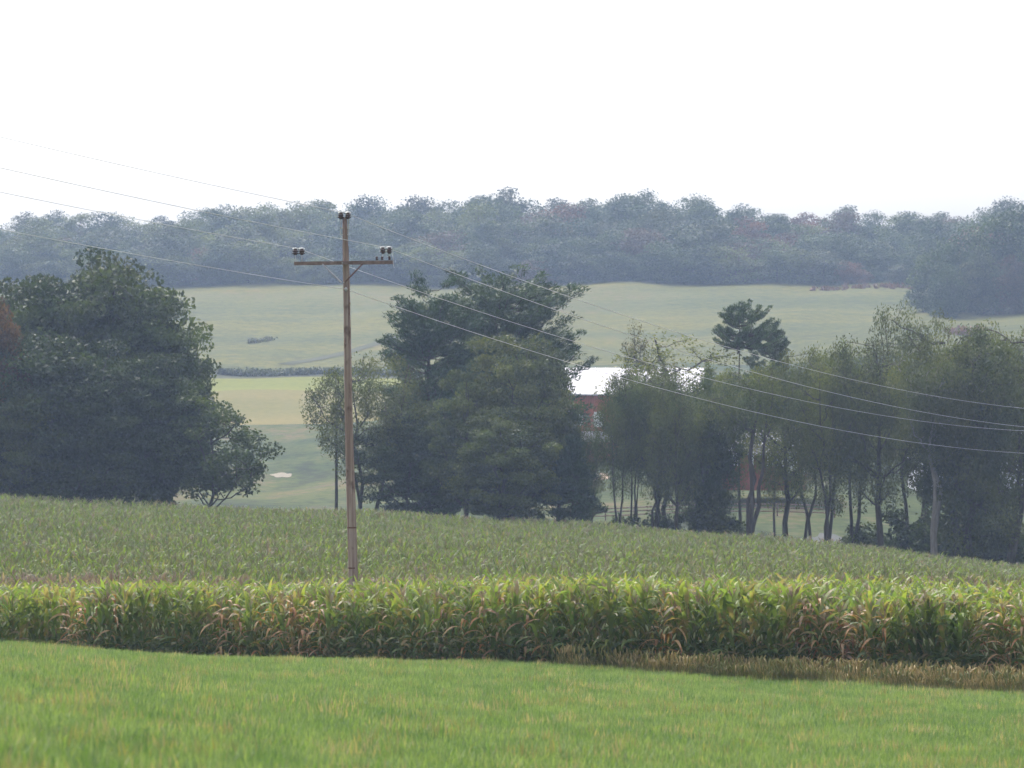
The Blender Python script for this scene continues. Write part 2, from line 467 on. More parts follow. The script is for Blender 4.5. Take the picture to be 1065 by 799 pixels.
def broad_tree(name, seed, Ht, Rd, zb=.25, stems=1, lean=(0, 0), nclump=110, crad=1.1, per=200, size=.3, aspect=.6,
               droop=0.0, open_=0.0, trunk_r=.28, bark='bark', leafm='leaf', env='round', lobes=8, spread=.25, limbs=9, flat=.75):
    rg = np.random.default_rng(seed)
    tr = MB()
    tips = []; polys = []
    for s in range(stems):
        ang = rg.uniform(0, 6.28); off = (0 if stems == 1 else .35) 
        b0 = np.array([math.cos(ang) * off, math.sin(ang) * off, -.4])
        ln = np.array([lean[0], lean[1]]) + (0 if stems == 1 else 1) * spread * np.array([math.cos(ang), math.sin(ang) * .6])
        top = np.array([b0[0] + ln[0] * Ht, b0[1] + ln[1] * Ht, Ht * rg.uniform(.72, .88)])
        n = 9; t = np.linspace(0, 1, n)[:, None]
        P = b0 + (top - b0) * t ** np.array([1.25, 1.25, 1.0]) + rg.normal(size=(n, 3)) * .013 * Ht * np.sin(t * math.pi)
        rr = trunk_r * rg.uniform(.75, 1.1) * (1 - t[:, 0] * .85); rr[0] *= 1.4
        tr.tube(P, rr, 7)
        polys.append((P, rr))
    # crown envelope
    zc = Ht * (zb + 1) / 2; hz = Ht * (1 - zb) / 2
    ctr = np.array([lean[0] * Ht * .7, lean[1] * Ht * .7, zc])
    D = rg.normal(size=(lobes, 3)); D[:, 2] *= .7; D /= np.linalg.norm(D, axis=1)[:, None]
    A = rg.uniform(.05, .30, lobes)
    d = rg.normal(size=(nclump * 3, 3)); d /= np.linalg.norm(d, axis=1)[:, None]
    mlt = .72 + (A[None] * np.exp(7 * (d @ D.T - 1))).sum(1)
    mlt = np.minimum(mlt, 1.02)
    r = rg.uniform(.12, 1, len(d)) ** .5
    if env == 'flat':      # umbrella like: squeezed bottom, wide top
        z = d[:, 2] * r
        sc = np.where(z > 0, 1, 1 + z * .55)
        C = ctr + d * (mlt * r)[:, None] * np.array([Rd, Rd, hz]); C[:, :2] = ctr[:2] + (C[:, :2] - ctr[:2]) * sc[:, None]
    else:
        C = ctr + d * (mlt * r)[:, None] * np.array([Rd, Rd, hz])
    C = C[C[:, 2] < Ht * 1.02]
    # poisson thinning keeps gaps between clumps
    keep = []
    md = crad * (.75 + open_)
    for c in C:
        if all(np.linalg.norm(c - k) > md for k in keep): keep.append(c)
        if len(keep) >= nclump: break
    C = np.array(keep)
    # primary limbs
    sel = [int(rg.integers(len(C)))]
    for _ in range(min(limbs, len(C)) - 1):
        dd = np.min([np.linalg.norm((C - C[q]) * [1, 1, .7], axis=1) for q in sel], axis=0); sel.append(int(np.argmax(dd)))
    nodes = []
    for q in sel:
        tgt = C[q]
        P, rr = polys[int(np.argmin([abs(P[-1][0] - tgt[0]) + rg.uniform(0, 1) for P, _ in polys]))]
        hd = np.linalg.norm(tgt[:2] - ctr[:2])
        zi = np.clip(tgt[2] - hd * .75, Ht * max(zb * .8, .14), P[-1][2] - .3)
        k = int(np.argmin(abs(P[:, 2] - zi)))
        Pl, rl = limb(rg, P[k], P[k] + (tgt - P[k]) * .92, max(rr[k] * .5, .05), .035, 6, .05, .05)
        tr.tube(Pl, rl, 5, cap=False)
        nodes += [(p, w) for p, w in zip(Pl[1:], rl[1:])]
    for P, rr in polys: nodes += [(p, w) for p, w in zip(P[4:], rr[4:])]
    NP = np.array([p for p, w in nodes]); NW = np.array([w for p, w in nodes])
    for c in C:
        k = int(np.argmin(np.linalg.norm(NP - c, axis=1) + np.maximum(NP[:, 2] - c[2], 0) * 1.5))
        Pl, rl = limb(rg, NP[k], c, min(.05, NW[k] * .7), .015, 4, .08, -.05)
        tr.tube(Pl, rl, 4, cap=False)
    rad = crad * rg.uniform(.65, 1.35, len(C))
    if droop:
        C2 = C.copy(); C2[:, 2] -= rad * .6
        ax = np.tile(np.array([0, 0, -1.]), (len(C), 1))
        V, F, a = leaf_quads(rg, C2, rad, per, size, aspect, 1.2, ax, droop)
    else:
        V, F, a = leaf_quads(rg, C, rad, per, size, aspect, flat)
    tm = tr.mesh(name + '_trunk', [M[bark]], True)
    cm = mesh_np(name + '_crown', V, F, [M[leafm]], None, {'rnd': a})
    return tm, cm, Ht

def pine_tree(name, seed, Ht, Rd, zb=.2, low=.55, whorls=16, arms=6, per=150, size=.34, lopsided=.35, upswept=.45, top_flat=.25, tuft=.55, tr_r=.32, jit=.035, gap=.55):
    rg = np.random.default_rng(seed); tr = MB()
    t = np.linspace(0, 1, 8)[:, None]
    P = np.hstack([rg.normal(size=(8, 2)) * .06, t * Ht * .97]); P[0, :2] = 0; P[0, 2] = -.4
    tr.tube(P, tr_r * (1 - t[:, 0] * .88), 7)
    C, AX, RD = [], [], []
    favour = rg.uniform(0, 6.28)
    for w in range(whorls):
        f = (w + rg.uniform(-.3, .3)) / (whorls - 1); f = min(max(f, 0), 1)
        z = Ht * (zb + (0.95 - zb) * f)
        L0 = Rd * (min(1, low + f * 1.2)) * (1 - f ** 2.2 * (1 - top_flat))
        base = rg.uniform(0, 6.28)
        for k in range(arms):
            th = base + k * 6.283 / arms + rg.uniform(-.3, .3)
            L = L0 * rg.uniform(.55, 1.15) * (1 + lopsided * math.cos(th - favour))
            rise = upswept * (.5 + .8 * f) * rg.uniform(.6, 1.3)
            zj = z + rg.normal() * Ht * jit
            e = np.array([math.cos(th) * L, math.sin(th) * L, zj + L * rise])
            s = np.array([0, 0, zj])
            Pl, rl = limb(rg, s, e, .09 * (1 - f * .6), .02, 5, .03, .12)
            tr.tube(Pl, rl, 4, cap=False)
            ZR = rise
            nt_ = max(3, int(L / gap))
            for q in range(nt_):
                u = .35 + .65 * (q + .5) / nt_
                c = s + (e - s) * u; c[2] -= math.sin(u * math.pi) * .12 * L - .15
                side = rg.normal() * .35 * (1.2 - u) * L * .5
                c = c + np.array([-math.sin(th) * side, math.cos(th) * side, 0])
                C.append(c); RD.append(tuft * rg.uniform(.75, 1.3))
                AX.append([math.cos(th) * .8, math.sin(th) * .8, .9])
    for q in range(5):
        C.append([rg.normal() * .25, rg.normal() * .25, Ht * (.9 + q * .022)]); RD.append(tuft * .9); AX.append([0, 0, 1])
    C = np.array(C); RD = np.array(RD); AX = np.array(AX)
    V, F, a = leaf_quads(rg, C, RD, per, size, .22, .55, AX, 1.3)
    return tr.mesh(name + '_trunk', [M['bark']], True), mesh_np(name + '_crown', V, F, [M['needle']], None, {'rnd': a}), Ht

_tops = {}
def top_of(me):
    if me.name not in _tops:
        z = np.empty(len(me.vertices) * 3, np.float32); me.vertices.foreach_get('co', z)
        _tops[me.name] = float(np.percentile(z[2::3], 99.6))
    return _tops[me.name]

def put_tree(kind, proto, px, Y, top, color, label, cat='tree', group=None, rz=0.0, wide=1.0, z=None, sink=0.0):
    tm, cm, Hp = proto
    Hp = top_of(cm)
    X = PX(px, Y); zg = Hf(X, Y) if z is None else z
    Ht = ZY(top, Y) - zg + sink
    s = Ht / Hp
    e = empty(kind, (X, Y, zg - sink), rz)
    e.scale = (s * wide, s * wide, s)
    tag(e, label, cat, group)
    t = ob('trunk', tm, e); c = ob('crown', cm, e); c.color = (*color, 1)
    return e

# --- near and middle-distance prototypes
OAK1 = broad_tree('oak', 11, 18, 6.2, zb=-.04, nclump=150, crad=1.45, per=270, size=.3, flat=.5, open_=.12, limbs=12)
OAK2 = broad_tree('oak', 12, 18, 6.6, zb=-.02, nclump=150, crad=1.4, per=270, size=.3, flat=.5, open_=.12, limbs=12, lobes=11)
OAK3 = broad_tree('oak', 13, 16, 6.0, zb=-.04, nclump=140, crad=1.4, per=270, size=.3, flat=.5, open_=.12, limbs=12, lobes=6)
OPEN = broad_tree('open_tree', 21, 9, 4.0, zb=.2, nclump=95, crad=.62, per=130, size=.2, open_=.25, limbs=12, trunk_r=.15, lobes=10)
FEA1 = broad_tree('feathery', 31, 15, 4.6, zb=.27, stems=3, spread=.13, nclump=95, crad=.95, per=270, size=.21, aspect=.3, droop=1.4, open_=.35, trunk_r=.2, env='flat', limbs=14)
FEA5 = broad_tree('feathery', 37, 15, 4.9, zb=.56, stems=3, spread=.1, nclump=75, crad=.92, per=260, size=.21, aspect=.3, droop=1.2, open_=.3, trunk_r=.26, env='flat', limbs=14)
FEA2 = broad_tree('feathery', 32, 15, 4.8, zb=.3, stems=2, spread=.11, nclump=92, crad=.95, per=260, size=.21, aspect=.3, droop=1.4, open_=.4, trunk_r=.2, env='flat', limbs=14)
FEA3 = broad_tree('feathery', 33, 15, 4.2, zb=.2, stems=1, lean=(.04, 0), nclump=100, crad=.95, per=270, size=.21, aspect=.3, droop=1.4, open_=.3, trunk_r=.26, limbs=14)
FEA4 = broad_tree('feathery', 34, 15, 5.0, zb=.24, stems=3, spread=.16, nclump=88, crad=.92, per=250, size=.21, aspect=.3, droop=1.4, open_=.42, trunk_r=.18, env='flat', limbs=16)
IVY = broad_tree('ivy_tree', 35, 15, 3.4, zb=.0, stems=2, spread=.06, nclump=150, crad=.85, per=260, size=.21, aspect=.4, droop=1.0, open_=.0, trunk_r=.28, limbs=10)
PALE = broad_tree('pale_trunk', 36, 15, 3.6, zb=.42, stems=2, spread=.04, nclump=80, crad=.85, per=260, size=.21, aspect=.3, droop=1.4, open_=.2, trunk_r=.24, bark='pale_bark', env='flat')
MID1 = broad_tree('grey_green', 41, 15, 5.4, zb=.06, nclump=95, crad=1.2, per=330, size=.25, aspect=.5, flat=.5, limbs=14, lobes=12, open_=.32)
MID2 = broad_tree('grey_green', 42, 15, 5.0, zb=.1, nclump=85, crad=1.15, per=330, size=.25, aspect=.5, flat=.5, limbs=14, lobes=9, open_=.38, stems=2, spread=.06)
TWIG = broad_tree('twiggy', 43, 12, 2.6, zb=.35, nclump=75, crad=.6, per=75, size=.15, aspect=.4, open_=.5, trunk_r=.12, limbs=14)
PINE1 = pine_tree('white_pine', 51, 21, 4.9, zb=.10, low=.7, whorls=24, arms=9, per=62, size=.36, upswept=.55, top_flat=.70, tuft=.66, lopsided=.3)
PINE2 = pine_tree('white_pine', 52, 21, 4.3, zb=.10, low=.7, whorls=24, arms=9, per=62, size=.36, lopsided=.15, upswept=.45, top_flat=.68, tuft=.66)
LONE = pine_tree('lone_pine', 53, 20, 3.3, zb=.81, low=1.0, whorls=6, arms=8, per=44, size=.26, lopsided=.3, upswept=.42, top_flat=.3, tuft=.32, tr_r=.17, jit=.006, gap=.36)
LONE2 = pine_tree('lone_pine', 57, 20, 3.2, zb=.72, low=1.0, whorls=7, arms=7, per=60, size=.26, lopsided=.35, upswept=.5, top_flat=.35, tuft=.36, tr_r=.17, jit=.012, gap=.3)
SPRUCE = pine_tree('spruce', 54, 8, 2.6, zb=.04, whorls=13, arms=8, per=80, size=.3, lopsided=.1, upswept=-.05, top_flat=.05, tuft=.5, tr_r=.14)
SHRUB = broad_tree('shrub', 61, 3, 1.8, zb=-.15, nclump=34, crad=.5, per=90, size=.2, trunk_r=.05, limbs=6, lobes=5)

OG, DG, GG, OL, YG, RD_ = (.055, .078, .030), (.042, .062, .030), (.085, .100, .048), (.110, .125, .042), (.11, .12, .05), (.105, .060, .034)
def lighten_(c): return tuple(x * k for x, k in zip(c, (1.15, 1.16, 1.12)))  # scales a whole crown's leaf colour slightly lighter
G = 'trees of the dense clump on the left'
left = [
 ('oak_tree', OAK2, -42, 272, 300, OG, 1.1, 'dark green oak cut by the left edge of the photo'),
 ('maple_tree', OAK3, -14, 256, 318, RD_, .55, 'red-tinged maple at the left edge of the dark clump'),
 ('oak_tree', OAK1, 32, 270, 292, OG, 1.0, 'tall dark oak with a rounded top near the left edge'),
 ('oak_tree', OAK2, 68, 276, 270, OG, .95, 'tallest oak of the dark clump, topping it'),
 ('oak_tree', OAK3, 118, 272, 279, (.06, .080, .032), .95, 'olive-topped tall oak just right of the tallest oak in the clump'),
 ('oak_tree', OAK1, 160, 268, 318, OG, .8, 'dark oak forming the right shoulder of the clump above the small open tree'),
 ('oak_tree', OAK3, 52, 257, 352, DG, 1.1, 'dark low oak in front of the tallest oak, left half of the clump'),
 ('oak_tree', OAK2, 108, 256, 362, DG, 1.1, 'dark low oak in the middle front of the clump'),
 ('oak_tree', OAK1, 168, 258, 372, DG, .85, 'dark low oak on the right front of the clump beside the small open tree'),
 ('oak_tree', OAK1, 2, 254, 395, (.065, .085, .03), 1.0, 'low green oak at the foot of the red-tinged maple'),
]
for i, (k, p, px, Y, top, c, w, lb) in enumerate(left):
    put_tree(k, p, px, Y, top, c, lb, group=G, rz=i * 1.9, wide=w)
put_tree('small_tree', OPEN, 219, 256, 412, (.055, .078, .032), 'small open-branched tree spreading at the right foot of the dark oak clump', rz=.6, wide=1.12)

G = 'trees of the central clump'
put_tree('white_pine', PINE2, 446, 270, 294, (.050, .090, .050), 'left one of the two tall white pines right of the utility pole', group=G, rz=2.2, wide=1.2)
put_tree('white_pine', PINE1, 522, 274, 284, (.055, .090, .048), 'tallest white pine, with upswept boughs reaching right over the meadow', group=G, rz=-.4, wide=1.35)
put_tree('feathery_tree', FEA4, 381, 262, 372, GG, 'leaning grey-green tree with thin foliage directly behind the utility pole', group=G, rz=.3, wide=1.2)
put_tree('broadleaf_tree', MID1, 548, 258, 352, lighten_((.092, .108, .062)), 'rounded grey-green tree in front of the tallest white pine', group=G, rz=1.0, wide=.8)
put_tree('broadleaf_tree', MID2, 484, 256, 388, lighten_((.070, .088, .048)), 'grey-green tree in front of the gap between the two tall white pines', group=G, rz=.2, wide=.72)
put_tree('broadleaf_tree', MID2, 578, 262, 392, lighten_((.060, .082, .042)), 'dull green tree hiding the left end of the white barn roof', group=G, rz=2.0, wide=.55)
put_tree('broadleaf_tree', MID1, 425, 262, 432, DG, 'low dark bushy tree below the left tall white pine', group=G, rz=3.0, wide=1.2)
put_tree('spruce_tree', SPRUCE, 596, 254, 455, (.040, .070, .040), 'dark spruce with low drooping boughs at the right foot of the central clump', group=G)
put_tree('broadleaf_tree', MID1, 520, 252, 425, lighten_((.080, .100, .045)), 'low leafy tree at the front centre of the central clump', group=G, rz=4.4, wide=1.1)

G = 'feathery trees of the right row'
right = [
 ('feathery_tree', FEA2, 645, 258, 398, (.070, .085, .042), .62, .2, 'thin two-stemmed tree leaning left in front of the red barn'),
 ('feathery_tree', FEA1, 676, 260, 392, (.075, .092, .042), .7, 1.2, 'olive tree with a slanting trunk right of the red barn wall'),
 ('feathery_tree', FEA2, 655, 264, 386, (.085, .095, .045), .55, 4.0, 'thin grey-green tree whose top crosses the white barn roof'),
 ('feathery_tree', FEA4, 612, 262, 445, (.075, .09, .04), .5, 2.2, 'small tree covering the lower left of the barn roof'),
 ('feathery_tree', FEA2, 690, 267, 384, (.08, .095, .045), .8, 1.7, 'olive tree below the sparse yellowish crown, covering the right half of the barn roof'),
 ('feathery_tree', TWIG, 694, 276, 348, YG, 1.5, .5, 'sparse yellowish tree rising above the right end of the barn roof'),
 ('feathery_tree', FEA3, 706, 256, 394, GG, .72, 2.4, 'grey-green tree between the sparse yellowish tree and the lone pine'),
 ('ivy_clad_tree', IVY, 738, 260, 388, (.055, .075, .036), .85, .9, 'bushy dark tree leafy to the ground left of the triple-trunked tree'),
 ('feathery_tree', FEA5, 776, 252, 382, (.080, .098, .040), .95, 2.9, 'triple-trunked olive tree standing in front of the lone pine'),
 ('feathery_tree', FEA3, 818, 262, 370, OL, .9, 4.2, 'straight-trunked olive tree just right of the lone pine'),
 ('feathery_tree', FEA4, 858, 256, 366, (.075, .088, .042), .85, .9, 'grey-olive tree with forking stems, second right of the lone pine'),
 ('feathery_tree', FEA2, 884, 268, 362, OL, .8, 3.6, 'yellow-olive tree behind the forking grey-olive tree'),
 ('feathery_tree', FEA3, 916, 254, 358, (.070, .082, .042), .95, 1.5, 'dark olive tree leaning right toward the tall open-crowned tree'),
 ('feathery_tree', FEA4, 950, 274, 322, (.072, .084, .048), .8, 2.2, 'tallest open-crowned tree of the right row, below the hillside trees'),
 ('pale_trunked_tree', PALE, 976, 250, 360, (.078, .09, .045), 1.0, .7, 'slender tree with a pale grey trunk in the right row'),
 ('ivy_clad_tree', IVY, 1006, 252, 352, (.060, .074, .036), 1.0, 2.6, 'ivy-dark tree leafy to the ground right of the pale trunk'),
 ('feathery_tree', FEA1, 1043, 258, 345, (.082, .094, .046), .95, .1, 'olive tree with two slim dark trunks near the right edge'),
 ('feathery_tree', FEA2, 1084, 262, 342, (.075, .085, .045), .95, 1.1, 'feathery tree cut by the right edge of the photo'),
 ('feathery_tree', FEA3, 1000, 272, 345, (.08, .09, .045), .8, 5.1, 'grey-olive crown behind the ivy-dark tree'),
 ('feathery_tree', FEA2, 838, 276, 380, (.06, .08, .036), .8, 5.5, 'dark olive crown in the second line behind the forking tree'),
]
for k, p, px, Y, top, c, w, rz, lb in right:
    put_tree(k, p, px, Y, top, lighten_(c), lb, group=G, rz=rz, wide=w)
put_tree('pine_tree', LONE, 769, 280, 314, (.065, .105, .060), 'lone flat-topped pine standing above the row of olive trees', rz=.4, wide=.92)
put_tree('pine_tree', LONE2, 806, 292, 338, (.060, .090, .055), 'smaller pine half hidden just right of the lone pine', rz=2.4, wide=.75)
put_tree('bare_tree', TWIG, 663, 284, 338, (.09, .085, .06), 'thin almost leafless tree in front of the green hillside', rz=2.0, wide=.45)
G = 'shrubs under the right row of trees'
for i, (px, Y, top, c, lb) in enumerate([
 (1028, 264, 540, (.045, .06, .03), 'dark shrub left of the two slim trunks near the right edge'),
 (1060, 266, 548, (.08, .10, .035), 'green shrub at the right edge below the last trees'),
 (945, 258, 545, (.045, .065, .03), 'dark green shrub between the leaning tree and the pale trunk'),
 (962, 262, 528, (.05, .07, .035), 'taller shrub just left of the pale trunk'),
 (745, 258, 528, (.075, .095, .035), 'bright green shrub left of the triple trunks'),
 (690, 262, 532, (.06, .08, .035), 'dull shrub between the slanting trunk and the next stems'),
 (640, 262, 536, (.06, .085, .035), 'small shrub left of the thin two-stemmed tree'),
 (895, 268, 545, (.07, .09, .035), 'green shrub behind the right row near the gravel lane'),
 ]):
    put_tree('shrub', SHRUB, px, Y, top, c, lb, 'shrub', G, rz=i * 1.3, wide=1.1)

# ------------------------------------------------------------------ ridge wood: every tree on its own
FAR = [broad_tree('ridge_tree', 100 + i, 18, [5.4, 5.8, 5.0, 6.2, 4.6, 5.6][i], zb=[-.12, -.08, -.15, -.1, .02, -.1][i], nclump=[46, 50, 42, 50, 40, 46][i],
                  crad=2.5, per=290, size=.40, flat=.7, aspect=.7, lobes=[7, 10, 6, 9, 5, 8][i], limbs=8, open_=[0, .05, 0, .1, .25, .02][i], leafm='far_leaf', trunk_r=.25)
       for i in range(6)]
rng = random.Random(7)
sky_pts = [(-60,232),(0,228),(30,219),(90,224),(122,225),(137,234),(155,229),(180,221),(215,213),(260,210),(300,211),(335,209),(375,207),(410,213),(430,209),
           (480,206),(505,197),(530,198),(545,211),(575,207),(600,205),(640,208),(660,204),(690,198),(710,206),(740,206),(775,216),(800,219),(830,223),(860,215),
           (890,218),(910,223),(940,218),(970,223),(990,226),(1005,218),(1035,208),(1065,211),(1130,212)]
sx, sy = zip(*sky_pts)
def skyline(px): return float(np.interp(px, sx, sy))
far_cols = [('dull green', (.055, .082, .034)), ('dark green', (.042, .068, .030)), ('grey-green', (.06, .075, .045)),
            ('yellow-green', (.105, .13, .045)), ('purplish brown', (.085, .06, .045)), ('russet', (.13, .062, .035))]
def pick(px, row):
    w = [5, 4, 3, 2, 1.0, .5]
    if px < 340: w = [4, .7, 2, 8, .8, .2]
    if 395 < px < 470 and row == 0: w = [2, 2, 2, 0, 1, 3]
    if 700 < px < 900: w = [4, 3, 2, 2, 3, .6]
    if px > 1000: w = [5, 3, 2, 1, 1.5, 1]
    return rng.choices(range(6), w)[0]
marks = [(-90, 30, 'far left corner'), (30, 130, 'the tall oaks'), (130, 225, 'the small open tree'), (225, 335, 'the sandy patch'),
         (335, 400, 'the pole top'), (400, 480, 'the left tall pine'), (480, 560, 'the tallest pine'), (560, 640, 'the barn roof'), (640, 730, 'the sparse tree'),
         (730, 820, 'the lone pine'), (820, 900, 'the smaller pine'), (900, 985, 'the tall open-crowned tree'), (985, 1200, 'the right hillside clump')]
wood = []
for row, (Y, step, frac) in enumerate([(905, 30, 0), (868, 33, 1), (835, 35, 2), (814, 31, 3), (803, 27, 4)]):
    px = -60 + rng.uniform(0, 20)
    while px < 1125:
        x_ = px + rng.uniform(-5, 5)
        sk = skyline(x_)
        yy = Y + (rng.uniform(-10, 12) if row < 3 else rng.uniform(-2, 3))
        if row == 0: top = sk + rng.uniform(-3, 5)
        elif row == 1: top = sk + rng.uniform(3, 14)
        elif row == 2: top = sk + (298 - sk) * rng.uniform(.12, .34)
        elif row == 3: top = sk + (298 - sk) * rng.uniform(.26, .54)
        else: top = sk + (298 - sk) * rng.uniform(.46, .74)
        wood.append((row, x_, yy, top, pick(x_, row)))
        px += step * rng.uniform(.75, 1.25)
names_row = {0: 'on the skyline', 1: 'below the skyline', 2: 'mid-height', 3: 'near the meadow edge', 4: 'low at the meadow edge'}
def mark_of(px):
    for a, b, t in marks:
        if a <= px < b: return t
    return 'the right hillside clump'
groups = {}
for w_ in wood: groups.setdefault((w_[0], mark_of(w_[1]), w_[4]), []).append(w_)
ORD = ['leftmost', 'second one', 'third one', 'fourth one', 'fifth one', 'sixth one']
made = 0
for (row, mk, ci), ts in groups.items():
    ts.sort(key=lambda w: w[1])
    for i, (row, px, Y, top, ci) in enumerate(ts):
        lb = far_cols[ci][0] + ' ridge tree ' + names_row[row] + ' above ' + mk
        if mk == 'far left corner': lb = far_cols[ci][0] + ' ridge tree ' + names_row[row] + ' at the far left'
        if len(ts) > 1: lb += ', ' + ORD[min(i, 5)]
        made += 1
        p = FAR[(made * 5 + row + int(px)) % 6]
        X = PX(px, Y); zg = Hf(X, Y)
        j = rng.uniform(.88, 1.14)
        col = tuple(c * j for c in far_cols[ci][1])
        put_tree('ridge_tree', p, px, Y, top, col, lb, group='trees of the hazy ridge wood', sink=(1.2 if row < 3 else 2.2), rz=rng.uniform(0, 6.28), wide=rng.uniform(1.1, 1.4) * min(2.2, 18 / max(4, ZY(top, Y) - zg)) ** .5)
# clump on the hillside at the right
G = 'trees of the clump on the right hillside'
for i, (px, Y, top, ci, w, lb) in enumerate([
 (968, 718, 262, 0, .9, 'rounded green tree at the left end of the right hillside clump'),
 (985, 700, 275, 1, .85, 'low dark tree at the left foot of the right hillside clump'),
 (1000, 715, 243, 0, .95, 'broad green tree, second in the right hillside clump'),
 (1022, 706, 262, 2, .9, 'grey-green tree in front of the right hillside clump'),
 (1034, 722, 224, 0, .9, 'tall green tree in the middle of the right hillside clump'),
 (1056, 704, 268, 4, .8, 'brownish tree at the front of the right hillside clump by the photo edge'),
 (1066, 722, 214, 1, .95, 'tallest dark tree of the right hillside clump at the photo edge'),
 (1095, 712, 230, 0, 1.0, 'green tree of the right hillside clump cut by the photo edge'),
 ]):
    put_tree('hillside_tree', FAR[i % 6], px, Y, top, tuple(c * 1.1 for c in far_cols[ci][1]), lb, group=G, rz=i * 1.1, wide=w * 1.15, sink=2.0)

# ------------------------------------------------------------------ weedy hedges and brush patches (uncountable growth)
def brush(name, pts, n, hgt, size, mat, label, cat, seed):
    rg = np.random.default_rng(seed)
    P = np.array(pts, float)   # rows: X0,Y0, X1,Y1, width
    C = []
    for x0, y0, x1, y1, w in P:
        L = math.hypot(x1 - x0, y1 - y0); k = int(n * L * w) + 1
        t = rg.uniform(0, 1, k); o = rg.uniform(-.5, .5, k) * w * (1 - abs(2 * t - 1) ** 3)
        X = x0 + (x1 - x0) * t + o * .2; Yq = y0 + (y1 - y0) * t + o
        C.append(np.stack([X, Yq, H(X, Yq)], -1))
    C = np.vstack(C); h = hgt * rg.uniform(.4, 1.1, len(C)); 
    m_ = 14
    idx = np.repeat(np.arange(len(C)), m_)
    p = C[idx] + np.stack([rg.normal(size=len(idx)) * .35 * hgt, rg.normal(size=len(idx)) * .35 * hgt, rg.uniform(0, 1, len(idx)) * h[idx]], -1)
    a = rg.normal(size=(len(idx), 3)) + [0, 0, 1.5]; a /= np.linalg.norm(a, axis=1)[:, None]
    b = np.cross(a, rg.normal(size=(len(idx), 3))); b /= np.linalg.norm(b, axis=1)[:, None]
    l = size * rg.uniform(.6, 1.4, len(idx))[:, None]
    V = np.stack([p - a * l / 2, p + b * l * .25, p + a * l / 2, p - b * l * .25], 1).reshape(-1, 3)
    o = ob(name, mesh_np(name, V, np.arange(len(V)).reshape(-1, 4), [mat], None, {'rnd': rg.uniform(0, 1, len(idx))}))
    return tag(o, label, cat, kind='stuff')
def line(px0, Y0, px1, Y1, w): return (PX(px0, Y0), Y0, PX(px1, Y1), Y1, w)
brush('hedgerow_weeds', [line(228, 616, 350, 617, 5), line(350, 617, 420, 618, 4)], 3.2, 1.1, .5, M['dull_weed'], 'dark weedy hedgerow along the upper edge of the yellow strip', 'hedgerow', 1)
brush('brush_patch', [line(258, 672, 284, 678, 7)], .5, .9, .6, M['dull_weed'], 'small dark brush patch on the meadow left of the pole', 'brush', 2)
brush('reddish_brush', [line(845, 785, 958, 788, 8)], .25, 1.0, .8, M['red_weed'], 'reddish brush at the top of the meadow under the ridge wood', 'brush', 3)
brush('reddish_brush', [line(985, 655, 1018, 650, 8)], .5, 1.4, .8, M['red_weed'], 'red brush patch below the right hillside clump', 'brush', 4)
brush('brush_strip', [line(862, 600, 925, 612, 9)], .4, 1.0, .7, M['dull_weed'], 'brownish strip of brush crossing the meadow behind the olive crowns', 'brush', 5)
brush('valley_weeds', [line(180, 268, 345, 262, 8), line(600, 272, 800, 276, 8), line(800, 276, 1100, 282, 8)], .6, .8, .4, M['dull_weed'], 'rough weeds at the foot of the trees beyond the corn', 'weeds', 8)

# ------------------------------------------------------------------ farm buildings
def wall_boards(name, col, dark):
    m, nt, N, L = new_mat(name)
    tc = N.new('ShaderNodeTexCoord')
    w = N.new('ShaderNodeTexWave'); w.wave_type = 'BANDS'; w.bands_direction = 'X'; w.inputs['Scale'].default_value = 1.6; w.inputs['Distortion'].default_value = .3
    L.new(tc.outputs['Object'], w.inputs['Vector'])
    r = ramp(N, [(.0, dark), (.12, col), (1, tuple(c * 1.1 for c in col))]); L.new(w.outputs[0], r.inputs[0])
    n = noise(N, L, .8, 4, coord='Object'); r2 = ramp(N, [(.3, (.8, .8, .8)), (.7, (1.1, 1.1, 1.1))]); L.new(n.outputs[0], r2.inputs[0])
    finish(N, L, mixc(N, L, 1.0, r.outputs[0], r2.outputs[0], 'MULTIPLY'), .8, .2)
    return m
M['red_boards'] = wall_boards('red_barn_boards', (.34, .11, .06), (.15, .05, .03))
M['white_boards'] = wall_boards('white_siding', (.72, .72, .74), (.5, .5, .52))
M['brown_boards'] = wall_boards('brown_red_boards', (.24, .08, .045), (.1, .04, .025))
M['white_roof'] = plain('white_metal_roof', (.40, .39, .43), .45, .4, .04, 1.5)
M['grey_roof'] = plain('pale_grey_roof', (.55, .56, .60), .6, .3, .08, 1.5)
M['white_paint'] = plain('white_paint', (.80, .80, .80), .6, .3, .05)
M['glass'] = plain('window_glass', (.03, .035, .04), .1, .8, .1)
M['stone'] = plain('field_stone', (.30, .26, .22), .9, .1, .3, 2)

